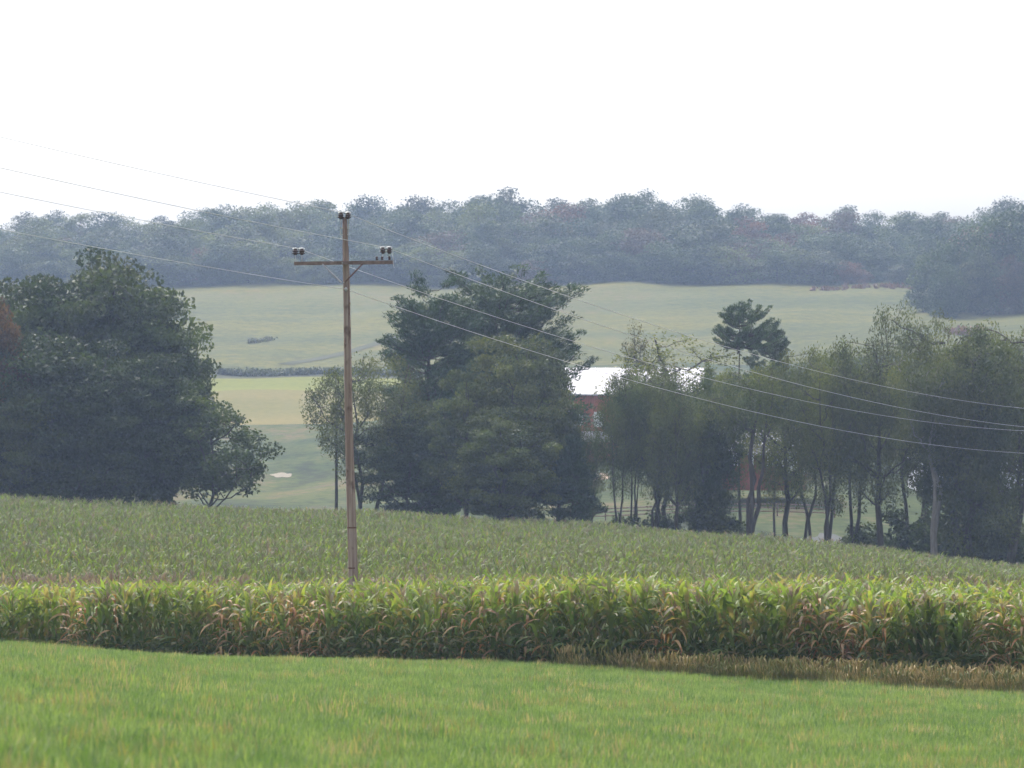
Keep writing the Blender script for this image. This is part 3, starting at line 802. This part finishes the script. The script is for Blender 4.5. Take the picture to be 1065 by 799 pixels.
def gable_building(name, X, Y, zg, w, d, hw, hr, rz, wallm, roofm, label, cat, over=.5, wins=(), doors=(), trims=()):
    """w along local x (ridge direction), gable ends at +-x, eave side faces the camera"""
    e = empty(name, (X, Y, zg), rz); tag(e, label, cat)
    b = MB()
    x, y = w / 2, d / 2
    V = [(-x,-y,-1.5),(x,-y,-1.5),(x,y,-1.5),(-x,y,-1.5),(-x,-y,hw),(x,-y,hw),(x,y,hw),(-x,y,hw),(-x,0,hr),(x,0,hr),(-x,0,-1.5),(x,0,-1.5)]
    F = [(0,1,5,4),(2,3,7,6),(3,10,8,7),(10,0,4,8),(1,11,9,5),(11,2,6,9)]
    b.add(V, F)
    wl = b.build('wall', wallm, e)
    r = MB(); t = .18; xo = x + over
    sl = (hr - hw) / y; yo = y + over; ze = hw - sl * over
    for s in (-1, 1):
        V = [(-xo, s*yo, ze+.03),(xo, s*yo, ze+.03),(xo, 0, hr+.03),(-xo, 0, hr+.03),(-xo, s*yo, ze+t),(xo, s*yo, ze+t),(xo, 0, hr+t+.03),(-xo, 0, hr+t+.03)]
        r.add(V, [(0,1,2,3),(4,5,6,7),(0,1,5,4),(1,2,6,5),(3,0,4,7)])
    k = -xo + .3
    while k < xo:
        for s in (-1, 1):
            r.add([(k, s*yo, ze+t+.003),(k+.06, s*yo, ze+t+.003),(k+.06, 0, hr+t+.033),(k, 0, hr+t+.033),(k, s*yo, ze+t+.06),(k+.06, s*yo, ze+t+.06),(k+.06, 0, hr+t+.09),(k, 0, hr+t+.09)],
                  [(4,5,6,7),(0,3,7,4),(1,2,6,5),(0,1,5,4)])
        k += 1.2
    r.build('roof', roofm, e)
    for (cx_, cz, ww, hh) in wins:
        f = MB()
        for q in ((cx_, cz + hh/2 + .05, ww + .24, .12), (cx_, cz - hh/2 - .05, ww + .24, .12)): f.box((q[0], -y - .05, q[1]), (q[2], .1, q[3]))
        for s in (-1, 1): f.box((cx_ + s * (ww/2 + .05), -y - .047, cz), (.12, .1, hh - .03))
        f.box((cx_, -y - .03, cz), (.05, .05, hh - .03)) 
        fr = f.build('window', M['white_paint'], e)
        g = MB(); g.box((cx_, -y - .012, cz), (ww, .02, hh)); g.build('pane', M['glass'], fr)
    for (cx_, z0, ww, hh, mt) in doors:
        g = MB(); g.box((cx_, -y - .03, z0 + hh/2), (ww, .06, hh)); dd = g.build('door', mt, e)
        g = MB(); g.box((cx_ + ww * .4, -y - .08, z0 + hh * .5), (.08, .05, .25)); g.build('handle', M['galv'], dd)
        g = MB()
        for q in ((cx_, z0 + hh * .5, ww - .1, .1), (cx_, z0 + .07, ww, .12), (cx_, z0 + hh - .07, ww, .12)): g.box((q[0], -y - .075, q[1]), (q[2], .03, q[3]))
        g.build('door_trim', M['white_paint'], dd)
    for (cx_, z0, ww, hh) in trims:
        g = MB(); g.box((cx_, -y - .04, z0 + hh/2), (ww, .08, hh)); g.build('corner_trim', M['white_paint'], e)
    return e
YB = 400
zb_ = ZY(484, YB)
bw = 15.4
barn = gable_building('barn', PX(658, YB), YB, zb_, bw, 11, ZY(409, YB - 5.5) - zb_, ZY(384.5, YB) - zb_, 0, M['red_boards'], M['white_roof'],
    'long red barn with a bright white metal roof showing between the trees', 'barn', over=.6,
    wins=[(-6.6, 5.4, 1.0, 1.1), (1.2, 5.4, 1.0, 1.1), (6, 5.4, 1.0, 1.1)],
    doors=[(-4.1, 4.55, 1.15, 1.75, M['white_paint']), (3.4, 0.1, 3.2, 3.2, M['white_paint'])], trims=[(-7.61, 0, .18, 7.4), (7.61, 0, .18, 7.4)])
# lean-to on the front of the barn: roof and wall parts of the barn
lt = MB(); x0, x1 = -7.5, -2.4
lt.add([(x0,-8.6,2.9),(x1,-8.6,2.9),(x1,-5.53,3.9),(x0,-5.53,3.9),(x0,-8.6,3.05),(x1,-8.6,3.05),(x1,-5.53,4.05),(x0,-5.53,4.05)], [(0,1,2,3),(4,5,6,7),(0,1,5,4),(1,2,6,5),(3,0,4,7)])
lt.build('lean_to_roof', M['white_roof'], barn)
lw = MB(); lw.box(((x0+x1)/2, -7.0, 1.05), (x1-x0-.4, 2.8, 3.6)); lw.build('lean_to_wall', M['brown_boards'], barn)

YS = 332
zs = ZY(493, YS)
gable_building('red_shed', PX(794, YS), YS, zs, 8.2, 7, ZY(471, YS-3.5) - zs, ZY(446, YS) - zs, R(-6), M['brown_boards'], M['white_roof'],
    'brown-red shed with white corner boards and a white roof behind the triple trunks', 'shed', over=.4,
    wins=[(-2.6, 1.4, .5, .8), (1.0, 1.4, .8, .9)], doors=[(2.6, .05, 1.6, 2.0, M['white_paint'])], trims=[(-4.02, 0, .16, ZY(471, YS) - zs - .1), (-.9, 0, .16, ZY(471, YS) - zs - .1), (4.02, 0, .16, ZY(471, YS) - zs - .1)])
YH = 345
zh = ZY(497, YH)
gable_building('farmhouse', PX(1005, YH), YH, zh, 10.5, 8, 5.3, ZY(412, YH) - zh, R(4), M['white_boards'], M['grey_roof'],
    'white farmhouse with a pale roof glimpsed through the trees near the right edge', 'house', over=.4,
    wins=[(-3.8, 4.0, .9, 1.3), (-1.3, 4.0, .9, 1.3), (1.3, 4.0, .9, 1.3), (3.8, 4.0, .9, 1.3), (-3.8, 1.3, .9, 1.4), (3.8, 1.3, .9, 1.4)],
    doors=[(0, .05, 1.0, 2.1, M['red_boards'])])

# rail fence across the farm yard
def rail_fence(px0, px1, Yf, label):
    x0, x1 = PX(px0, Yf), PX(px1, Yf); n = int((x1 - x0) / 2.6)
    e = empty('rail_fence', (x0, Yf, Hf(x0, Yf))); tag(e, label, 'fence')
    z0 = Hf(x0, Yf)
    pts = [(i * (x1 - x0) / n, 0, Hf(x0 + i * (x1 - x0) / n, Yf) - z0) for i in range(n + 1)]
    for p in pts:
        g = MB(); g.box((p[0], 0, p[2] + .45), (.13, .13, 1.5)); g.build('post', M['arm_wood'], e)
    for h in (.45, .8, 1.12):
        g = MB(); g.tube([(p[0], -.085, p[2] + h) for p in pts], .055, 4); g.build('rail', M['arm_wood'], e)
rail_fence(600, 868, 318, 'weathered three-rail wooden fence behind the right row of trees')

# low pile of stones by the barn
rg = np.random.default_rng(5)
rt = empty('stone_pile', (PX(608, 372), 372, Hf(PX(608, 372), 372))); tag(rt, 'low pile of tan stones left of the red barn, under the spruce', 'stone pile')
for i in range(9):
    b = MB(); s = rg.uniform(.35, .7)
    b.lathe((0, 0, 0), [(.001, 0), (s*.8, .02), (s, s*.4), (s*.75, s*.75), (s*.3, s*.95), (.001, s)], 8)
    V = np.vstack(b.V); V += rg.normal(size=V.shape) * .05; b.V = [V]
    b.build('stone', M['stone'], rt, (rg.uniform(-2, 2), rg.uniform(-.8, .8), 0), rg.uniform(0, 6))

# ------------------------------------------------------------------ utility pole and its wires
YP = 96.0
def utility_pole(X, Y, ztop, lean, rz, label, group):
    zg = Hf(X, Y) - .1
    e = empty('utility_pole', (X, Y, zg), 0); tag(e, label, 'utility pole', group)
    Hh = ztop - zg
    n = 26; t = np.linspace(0, 1, n); rg = np.random.default_rng(3)
    P = np.stack([lean * t + .012 * np.sin(t * 9), 0 * t, t * (Hh - .12)], -1)
    rr = .148 - .062 * t - .022 * np.clip((t - .9) / .1, 0, 1); rr += rg.normal(size=n) * .0012
    b = MB(); b.tube(P, rr, 14)
    for zk in (.06, .18, .27, .44, .55, .63, .71, .80):    # knots
        th = rg.uniform(0, 6.28); r_ = np.interp(zk, t, rr)
        b.box((lean * zk + .9 * r_ * math.cos(th), .9 * r_ * math.sin(th), zk * Hh), (.05, .05, .05), th)
    b.build('shaft', M['pole_wood'], e, smooth=True)
    for zk in (.21, .30):
        g = MB(); r_ = np.interp(zk, t, rr)
        g.tube([(lean * zk, 0, zk * Hh - .02), (lean * zk, 0, zk * Hh + .02)], r_ + .006, 14); g.build('steel_band', M['rust'], e)
    # crossarm, its hardware
    za = Hh - 1.40; xa = lean * za / Hh
    ca, sa = math.cos(rz), math.sin(rz)
    def A(u, v, z): return (xa + u * ca - v * sa, u * sa + v * ca, z)
    g = MB(); g.box(A(0, -.15, za), (3.0, .105, .10), rz); g.build('crossarm', M['arm_wood'], e)
    for s in (-1, 1):
        g = MB(); g.tube([A(s * .62, -.215, za - .03), A(s * .05, -.18, za - .55)], .022, 6); g.build('brace', M['galv'] if s < 0 else M['rust'], e)
    g = MB(); g.tube([A(0, -.24, za), A(0, .16, za)], .018, 8); g.tube([A(0, -.17, za - .55), A(0, .14, za - .55)], .016, 8); g.build('through_bolt', M['galv'], e)
    prof = [(.001, .0), (.04, .0), (.05, .03), (.085, .035), (.095, .06), (.06, .075), (.058, .09), (.088, .098), (.092, .12), (.06, .135), (.045, .145), (.055, .16), (.05, .178), (.001, .18)]
    def insul(c, hpin):
        g = MB(); g.lathe(c, prof, 12); i_ = g.build('insulator', M['porcelain'], e, smooth=True)
        g = MB(); g.tube([(c[0], c[1], c[2] - hpin), (c[0], c[1], c[2] + .02)], .016, 6); g.build('pin', M['galv'], i_)
        g = MB(); g.tube([(c[0] - .075, c[1], c[2] + .165), (c[0], c[1] - .01, c[2] + .188), (c[0] + .075, c[1], c[2] + .165)], .026, 6); g.build('glare_wire_tie', M['wire'], i_)  # tie thickened and pale to stand in for glare on the insulator top
    tops = []
    for u in (-1.38, 1.30):
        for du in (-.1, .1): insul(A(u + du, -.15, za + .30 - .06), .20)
        tops.append(A(u, -.15, za + .42))
    # pole top bracket
    g = MB(); xt = lean
    for s in (-1, 1): g.tube([(xt + s * .115, -.03, Hh - .62), (xt + s * .115, -.03, Hh - .15)], .012, 6)
    g.box((xt, -.03, Hh - .42), (.27, .03, .04)); g.box((xt, -.03, Hh - .60), (.27, .03, .04)); g.build('top_bracket', M['galv'], e)
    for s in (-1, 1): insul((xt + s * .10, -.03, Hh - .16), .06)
    tops.append((xt, -.03, Hh + .02))
    # cut-outs on the right half of the arm
    for u in (1.02, 1.18, 1.40):
        g = MB(); g.lathe(A(u, -.15, za + .0655), [(.001, 0), (.03, 0), (.042, .03), (.03, .05), (.042, .075), (.03, .10), (.001, .11)], 10); g.build('stud_insulator', M['porcelain'], e, smooth=True)
    g = MB(); g.tube([A(1.47, -.17, za + .38), A(1.52, -.17, za + .1), A(1.55, -.17, za - .16)], .009, 5); g.build('jumper_lead', M['wire'], e)
    # neutral clamp
    zn = Hh - 2.14; xn = lean * zn / Hh
    g = MB(); g.tube([(xn, -.10, zn - .05), (xn, -.17, zn), (xn, -.10, zn + .05)], .02, 6); g.lathe((xn, -.19, zn - .04), [(.001, 0), (.04, .005), (.045, .04), (.04, .075), (.001, .08)], 10); g.build('neutral_clamp', M['galv'], e)
    tops.append((xn, -.19, zn))
    return [np.array(p) + np.array([X, Y, zg]) for p in tops]
Xp = PX(369, YP)
dirx = .43
rz_arm = -math.atan(dirx) * .9
TOPZ = ZY(222, YP)
a_ = utility_pole(Xp, YP, TOPZ, -.29, rz_arm, 'tall weathered wooden utility pole with a crossarm standing behind the corn', 'line poles')
# 3-D sag curves measured along the depth from the pole: right-hand span runs away downhill, left-hand one uphill past the camera
def span(p0, kx, s1, slope, curv, n=40):
    s = np.linspace(0, s1, n)
    return np.stack([p0[0] + kx * s, p0[1] + s, p0[2] + slope * s + curv * s * s], -1)
w_mat = M['wire']
names = ['conductor on the left end of the crossarm', 'conductor on the right end of the crossarm', 'topmost conductor on the pole-top bracket', 'lowest conductor clamped to the pole shaft']
for (pt, lb) in zip(a_, names):
    f = span(pt, dirx, 110, -.141, .00078)
    bk = span(pt, dirx, -60, -.045, .0006)
    P = np.vstack([bk[::-1], f[1:]])
    g = MB(); g.tube(P, .008, 5)
    o = g.build('overhead_wire', w_mat, smooth=True); tag(o, 'thin grey wire, ' + lb, 'wire', 'wires of the power line')
# thin pole in the valley
xv, yv = PX(349.5, 263), 263.0
zv = Hf(xv, yv)
e = empty('thin_pole', (xv, yv, zv)); tag(e, 'thin dark pole in the valley just left of the tall utility pole', 'pole')
g = MB(); g.tube([(0, 0, -.5), (0.03, 0, 3), (.02, 0, ZY(432, yv) - zv)], [.13, .12, .09], 8); g.build('shaft', M['bark'], e, smooth=True)
g = MB(); g.lathe((.02, 0, ZY(432, yv) - zv), [(.001, 0), (.06, .01), (.07, .08), (.05, .14), (.001, .16)], 8); g.build('insulator', M['porcelain'], e, smooth=True)

# ------------------------------------------------------------------ corn plants
def ribbon(mb, base, az, L, w, th0, th1, nseg, hval, twist=0.0, curl=1.4):
    t = np.linspace(0, 1, nseg + 1)
    ang = th0 + (th1 - th0) * t ** curl
    ds = L / nseg
    hx = np.r_[0, np.cumsum(np.sin(ang[:-1]) * ds)]; hz = np.r_[0, np.cumsum(np.cos(ang[:-1]) * ds)]
    C = np.stack([base[0] + hx * math.cos(az), base[1] + hx * math.sin(az), base[2] + hz], -1)
    wd = w * np.interp(t, [0, .15, .45, .8, 1], [.55, .95, 1, .55, .03]) / 2
    tw = twist * t
    sd = np.stack([-np.sin(az) * np.cos(tw), np.cos(az) * np.cos(tw), np.sin(tw)], -1)
    Lf, Rt = C - sd * wd[:, None], C + sd * wd[:, None]
    V = np.stack([Lf, Rt], 1).reshape(-1, 3)
    i = np.arange(nseg) * 2
    F = np.stack([i, i + 1, i + 3, i + 2], -1)
    mb.add(V, F, hval)

def corn_geo(seed, Ht=2.3, nl=13, dry=False, seg=6, tassel=True, k=5, wl=.125, ll=1.0):
    rg = np.random.default_rng(seed)
    st = MB(); lf = MB(); ts = MB(); er = MB()
    bx, by = rg.normal(size=2) * .05
    hs = Ht * .84
    def at(z): q = z / hs; return (bx * q * q, by * q * q, z)
    st.tube([at(z) for z in np.linspace(-.05, hs, 5)], np.linspace(.015, .006, 5), k)
    az0 = rg.uniform(0, 6.28)
    for i in range(nl):
        f = i / (nl - 1)
        z = hs * (.08 + .90 * f)
        az = az0 + math.pi * (i % 2) + rg.normal() * .45
        L = (.62 + .42 * math.sin(f * 2.9)) * rg.uniform(.8, 1.15) * ll
        if dry: th0, th1, c = rg.uniform(.5, .9), rg.uniform(2.6, 3.1), .7
        elif f > .72: th0, th1, c = rg.uniform(.15, .5), rg.uniform(.9, 2.5), 1.5
        elif f < .3: th0, th1, c = rg.uniform(.5, .9), rg.uniform(2.2, 3.0), 1.0
        else: th0, th1, c = rg.uniform(.3, .6), rg.uniform(1.5, 2.7), 1.4
        ribbon(lf, at(z), az, L, wl * rg.uniform(.8, 1.15) * (.7 if dry else 1), th0, th1, seg, np.clip(f + rg.normal() * .12, 0, 1), rg.normal() * .9, c)
    if tassel:
        tp = np.array(at(hs))
        for q in range(6):
            an = rg.uniform(0, 6.28); tl = 0.05 if q == 0 else rg.uniform(.3, .8)
            e_ = tp + np.array([math.cos(an) * math.sin(tl), math.sin(an) * math.sin(tl), math.cos(tl)]) * rg.uniform(.18, .30)
            ts.tube([tp, (tp + e_) / 2 + [0, 0, .02], e_], [.006, .009, .004], 3, cap=False)
    ez = Ht * .42; an = rg.uniform(0, 6.28)
    p0 = np.array(at(ez)); p1 = p0 + np.array([math.cos(an) * .12, math.sin(an) * .12, .2])
    er.tube([p0, p0 + (p1 - p0) * .3, p0 + (p1 - p0) * .7, p1], [.012, .03, .027, .006], 6)
    return st, lf, ts, er

def corn_object(geo, leafm, label, group, name='corn_plant'):
    st, lf, ts, er = geo
    e = empty(name, (0, 0, 0)); tag(e, label, 'corn plant', group)
    st.build('stalk', M['corn_stalk'], e); lf.build('foliage', leafm, e, attr='h')
    if ts.n: ts.build('tassel', M['tassel'], e)
    er.build('ear', M['husk'], e, smooth=True)
    return e

def corn_single(geo, leafm, tasm, name):
    st, lf, ts, er = geo
    V, F, mi, at, n = [], [], [], [], 0
    for k_, mb in enumerate((st, lf, ts, er)):
        if not mb.n: continue
        V += mb.V; F += [f + n for f in mb.F]; n += mb.n
        c = sum(len(f) for f in mb.F); mi += [k_] * c; at += list(np.concatenate(mb.A))
    me = mesh_np(name, np.vstack(V), np.vstack(F), [M['corn_stalk'], leafm, tasm, M['husk']], mi, {'h': at})
    return bpy.data.objects.new(name, me)

rg = np.random.default_rng(77)
GRN = 'green corn plant standing in the two front rows of the near corn strip'
DRY = 'brown withered corn plant among green ones at the front of the near corn strip'
protos = [corn_object(corn_geo(200 + i, rg.uniform(2.25, 2.6), 13), M['corn_green'] if i % 2 else M['corn_lush'], GRN, 'green corn plants of the front rows') for i in range(6)]
protos += [corn_object(corn_geo(230 + i, rg.uniform(1.9, 2.4), 11, True), M['corn_dry'], DRY, 'withered corn plants of the front rows') for i in range(2)]
used = [False] * len(protos)
def front_xy(px, back):
    """walk along the front edge of the strip"""
    v = (px - CX) / FPX
    Y = float(corn_front(v)) + .35 + back
    return v * Y, Y
count = 0
for rowi in range(2):
    for q in range(150):
        px = -10 + (q + .5 * rowi) * (1085 / 150)
        x, y = front_xy(px, rowi * .72)
        x += rg.normal() * .03; y += rg.normal() * .06
        pd = .06
        for c_, w_ in ((95, 25), (320, 40), (505, 22), (690, 18), (860, 40), (915, 25), (1045, 25), (250, 12)):
            pd += .6 * math.exp(-((px - c_) / w_) ** 2)
        k = 6 + int(rg.integers(2)) if rg.uniform() < pd * (.8 if rowi == 0 else .5) else int(rg.integers(6))
        if not used[k]: o = protos[k]; used[k] = True
        else: o = copy_tree(protos[k])
        s = rg.uniform(.77, .92) * (1 + .05 * math.sin(px / 90) + .14 * min(1, max(0, (px - 450) / 400)))
        o.location = (x, y, Hf(x, y)); o.rotation_euler = (rg.normal() * .04, rg.normal() * .04, rg.uniform(0, 6.28)); o.scale = (s, s, s)
        count += 1

# ------------------------------------------------------------------ scattered stuff through geometry nodes
def scatter(name, P, idx, rot, sc, protos, label, cat):
    me = bpy.data.meshes.new(name + '_points')
    me.vertices.add(len(P)); me.vertices.foreach_set('co', np.asarray(P, np.float32).ravel())
    for nm, tp, a in (('pick', 'INT', idx), ('turn', 'FLOAT', rot), ('size', 'FLOAT', sc)):
        at = me.attributes.new(nm, tp, 'POINT'); at.data.foreach_set('value', np.asarray(a, np.int32 if tp == 'INT' else np.float32))
    o = ob(name, me)
    coll = bpy.data.collections.new(name + '_kinds')
    for p in protos: coll.objects.link(p)
    ng = bpy.data.node_groups.new(name, 'GeometryNodeTree')
    ng.interface.new_socket('Geometry', in_out='INPUT', socket_type='NodeSocketGeometry')
    ng.interface.new_socket('Geometry', in_out='OUTPUT', socket_type='NodeSocketGeometry')
    N, L = ng.nodes, ng.links
    gi, go = N.new('NodeGroupInput'), N.new('NodeGroupOutput')
    ci = N.new('GeometryNodeCollectionInfo'); ci.inputs['Collection'].default_value = coll
    ci.inputs['Separate Children'].default_value = True; ci.inputs['Reset Children'].default_value = True
    ip = N.new('GeometryNodeInstanceOnPoints'); ip.inputs['Pick Instance'].default_value = True
    mp = N.new('GeometryNodeMeshToPoints')
    def na(nm, tp):
        a = N.new('GeometryNodeInputNamedAttribute'); a.data_type = tp; a.inputs['Name'].default_value = nm; return a.outputs[0]
    cb = N.new('ShaderNodeCombineXYZ'); L.new(na('turn', 'FLOAT'), cb.inputs[2])
    er = N.new('FunctionNodeEulerToRotation'); L.new(cb.outputs[0], er.inputs[0])
    cs = N.new('ShaderNodeCombineXYZ'); s_ = na('size', 'FLOAT')
    for q in range(3): L.new(s_, cs.inputs[q])
    L.new(gi.outputs[0], mp.inputs[0]); L.new(mp.outputs[0], ip.inputs['Points']); L.new(ci.outputs[0], ip.inputs['Instance'])
    L.new(na('pick', 'INT'), ip.inputs['Instance Index']); L.new(er.outputs[0], ip.inputs['Rotation']); L.new(cs.outputs[0], ip.inputs['Scale'])
    L.new(ip.outputs[0], go.inputs[0])
    md = o.modifiers.new('scatter', 'NODES'); md.node_group = ng
    return tag(o, label, cat, kind='stuff')

# rest of the near strip (behind the two individual rows)
P, ID, NS = [], [], []
for rowi in range(2, 15):
    off = rg.uniform(0, 1)
    for q in range(172):
        px = -80 + (q + off) * (1225 / 172)
        v = (px - CX) / FPX; y = float(corn_front(v)) + .35 + rowi * .76 + rg.normal() * .08; x = v * y + rg.normal() * .04
        if math.hypot(x - Xp, y - YP) < .35: continue
        P.append((x, y, Hf(x, y))); ID.append(int(rg.integers(6)) if rg.uniform() > .05 else 6); NS.append(1 + .10 * min(1, max(0, (px - 450) / 400)))
n = len(P)
pr = [corn_single(corn_geo(300 + i, 2.4, 12, seg=5, k=4), M['corn_green'] if i % 2 else M['corn_lush'], M['tassel'], 'a%d_corn_plant' % i) for i in range(6)] + \
     [corn_single(corn_geo(310, 2.2, 11, True, seg=5, k=4), M['corn_dry'], M['tassel'], 'b_corn_plant')]
scatter('near_corn_stand', P, ID, rg.uniform(0, 6.28, n), rg.uniform(.74, .9, n) * np.array(NS), pr, 'dense rows of green corn behind the front plants of the near strip', 'corn')

# far field
P, ID, SC = [], [], []
Yq = 113.0
while Yq < 249:
    sp = .36
    xs = np.arange(-.165 * Yq - 2, .165 * Yq + 2, sp); xs = xs + rg.normal(size=len(xs)) * .12
    ys = Yq + rg.normal(size=len(xs)) * .14 + 5 * np.sin(xs * .035)
    vv = xs / ys
    lim = np.interp(vv, [-.16, -.03, .02, .075, .16], [247, 248, 250, 243, 235])
    ok = ys < lim
    xs, ys = xs[ok], ys[ok]; z = H(xs, ys)
    brown = np.clip((131 + 5 * np.sin(xs * .3) * 0 - ys) / 9, 0, 1) * np.interp(vv[ok], [-.15, .0, .08], [1, .85, .45])
    far_edge = np.clip((ys - (lim[ok] - 5)) / 4, 0, 1) * .5
    u = rg.uniform(size=len(xs))
    idk = np.where(u < np.maximum(brown * .8, far_edge) + .03, 4 + rg.integers(0, 2, len(xs)), rg.integers(0, 4, len(xs)))
    P.append(np.stack([xs, ys, z], -1)); ID.append(idk)
    SC.append(rg.uniform(.82, 1.1, len(xs)) * (1 + .05 * np.sin(xs * .4 + ys * .23) + .04 * np.sin(xs * .13 - ys * .31)))
    Yq += .58
P = np.vstack(P); ID = np.concatenate(ID); SC = np.concatenate(SC); n = len(P)
pr = [corn_single(corn_geo(400 + i, 2.3, 14, seg=3, k=3, wl=.075, ll=.68), M['corn_far'], M['far_tassel'], 'a%d_far_corn' % i) for i in range(4)] + \
     [corn_single(corn_geo(410 + i, 2.3, 13, seg=3, k=3, wl=.06, ll=.6), M['corn_brown'], M['tassel'], 'b%d_far_corn' % i) for i in range(2)]
scatter('far_corn_field', P, ID, rg.uniform(0, 6.28, n), SC, pr, 'wide pale green corn field stretching from behind the pole to the trees', 'corn field')
print('far corn', n, 'front corn', count)

# hay grass
def clump(seed, nb, h, spread, w, mat, name, heads=0):
    rg = np.random.default_rng(seed); mb = MB()
    for i in range(nb):
        b = (rg.normal() * spread * .5, rg.normal() * spread * .5, -.02)
        ribbon(mb, b, rg.uniform(0, 6.28), h * rg.uniform(.6, 1.15), w * rg.uniform(.7, 1.3), rg.uniform(0, .25), rg.uniform(.3, 1.3), 3, rg.uniform(), rg.normal() * .5)
    for i in range(heads):
        x, y = rg.normal(size=2) * spread * .5; hh = h * rg.uniform(.9, 1.25); dx = rg.normal() * .08
        mb.tube([(x, y, 0), (x + dx * .6, y, hh * .8), (x + dx, y, hh)], [.004, .003, .003], 3, .5, cap=False)
        mb.tube([(x + dx, y, hh - .02), (x + dx * 1.2, y, hh + .05), (x + dx * 1.6, y, hh + .1)], [.008, .016, .006], 4, 1.0, cap=False)
    return bpy.data.objects.new(name, mb.mesh(name, [mat], attr='rnd'))
P = []
Yq = 22.0
while Yq < 92:
    sp = .24 if Yq < 60 else .28
    xs = np.arange(-.17 * Yq - 1, .17 * Yq + 1, sp); xs = xs + rg.normal(size=len(xs)) * .1; ys = Yq + rg.normal(size=len(xs)) * .1
    ok = ys < hay_edge(xs / ys); xs, ys = xs[ok], ys[ok]
    P.append(np.stack([xs, ys, H(xs, ys)], -1)); Yq += sp
P = np.vstack(P); n = len(P)
pr = [clump(500 + i, 46, .19, .34, .011, M['grass'], 'a%d_grass_clump' % i, heads=0) for i in range(9)] + [clump(509, 40, .25, .3, .014, M['straw'], 'z_straw_clump')]
sz = rg.uniform(.65, 1.25, n) * (1 + .12 * np.sin(P[:, 0] * .5 + P[:, 1] * .2) + .12 * np.sin(P[:, 0] * 1.3 - P[:, 1] * .7) * np.sin(P[:, 1] * .45))
scatter('hay_grass', P, np.where(rg.uniform(size=n) < .05, 9, rg.integers(0, 9, n)), rg.uniform(0, 6.28, n), sz, pr, 'bright green hay grass filling the foreground', 'grass')
print('grass', n)
# foxtail weeds in the margin at the right
P = []
for q in range(5200):
    v = rg.uniform(-.17, .17)
    a, b = float(hay_edge(v)), float(corn_front(v)) + .6
    y = rg.uniform(a - .3, b)
    if b - a < .9 or rg.uniform() > (b - a - .5) / 2.2: continue
    P.append((v * y, y, Hf(v * y, y)))
n = len(P)
pr = [clump(520 + i, 26, .26, .32, .014, M['weed'], 'a%d_weed_clump' % i, heads=8) for i in range(3)]
scatter('margin_weeds', P, rg.integers(0, 3, n), rg.uniform(0, 6.28, n), rg.uniform(.35, 1.1, n) * rg.choice([1, 1, 1, 1, 1.5], n), pr, 'brownish seeding weeds in the strip between the grass and the corn', 'weeds')

# ------------------------------------------------------------------ haze
hz = MB()
V = np.array([(-4600, -70, -18), (4600, -70, -18), (4600, 1500, -18), (-4600, 1500, -18), (-4600, -70, 62), (4600, -70, 62), (4600, 1500, 62), (-4600, 1500, 62)], float)
hz.add(V, [[0,3,2,1],[4,5,6,7],[0,1,5,4],[1,2,6,5],[2,3,7,6],[3,0,4,7]])
m, nt, N, L = new_mat('haze_air')
pv = N.new('ShaderNodeVolumePrincipled')
pv.inputs['Color'].default_value = (.50, .645, .95, 1)
pv.inputs['Density'].default_value = .000245
pv.inputs['Anisotropy'].default_value = .3
out = N.new('ShaderNodeOutputMaterial'); L.new(pv.outputs[0], out.inputs['Volume'])
h = hz.build('haze', m); tag(h, 'thin pale bluish haze between the fields and the ridge wood', 'haze', kind='stuff')
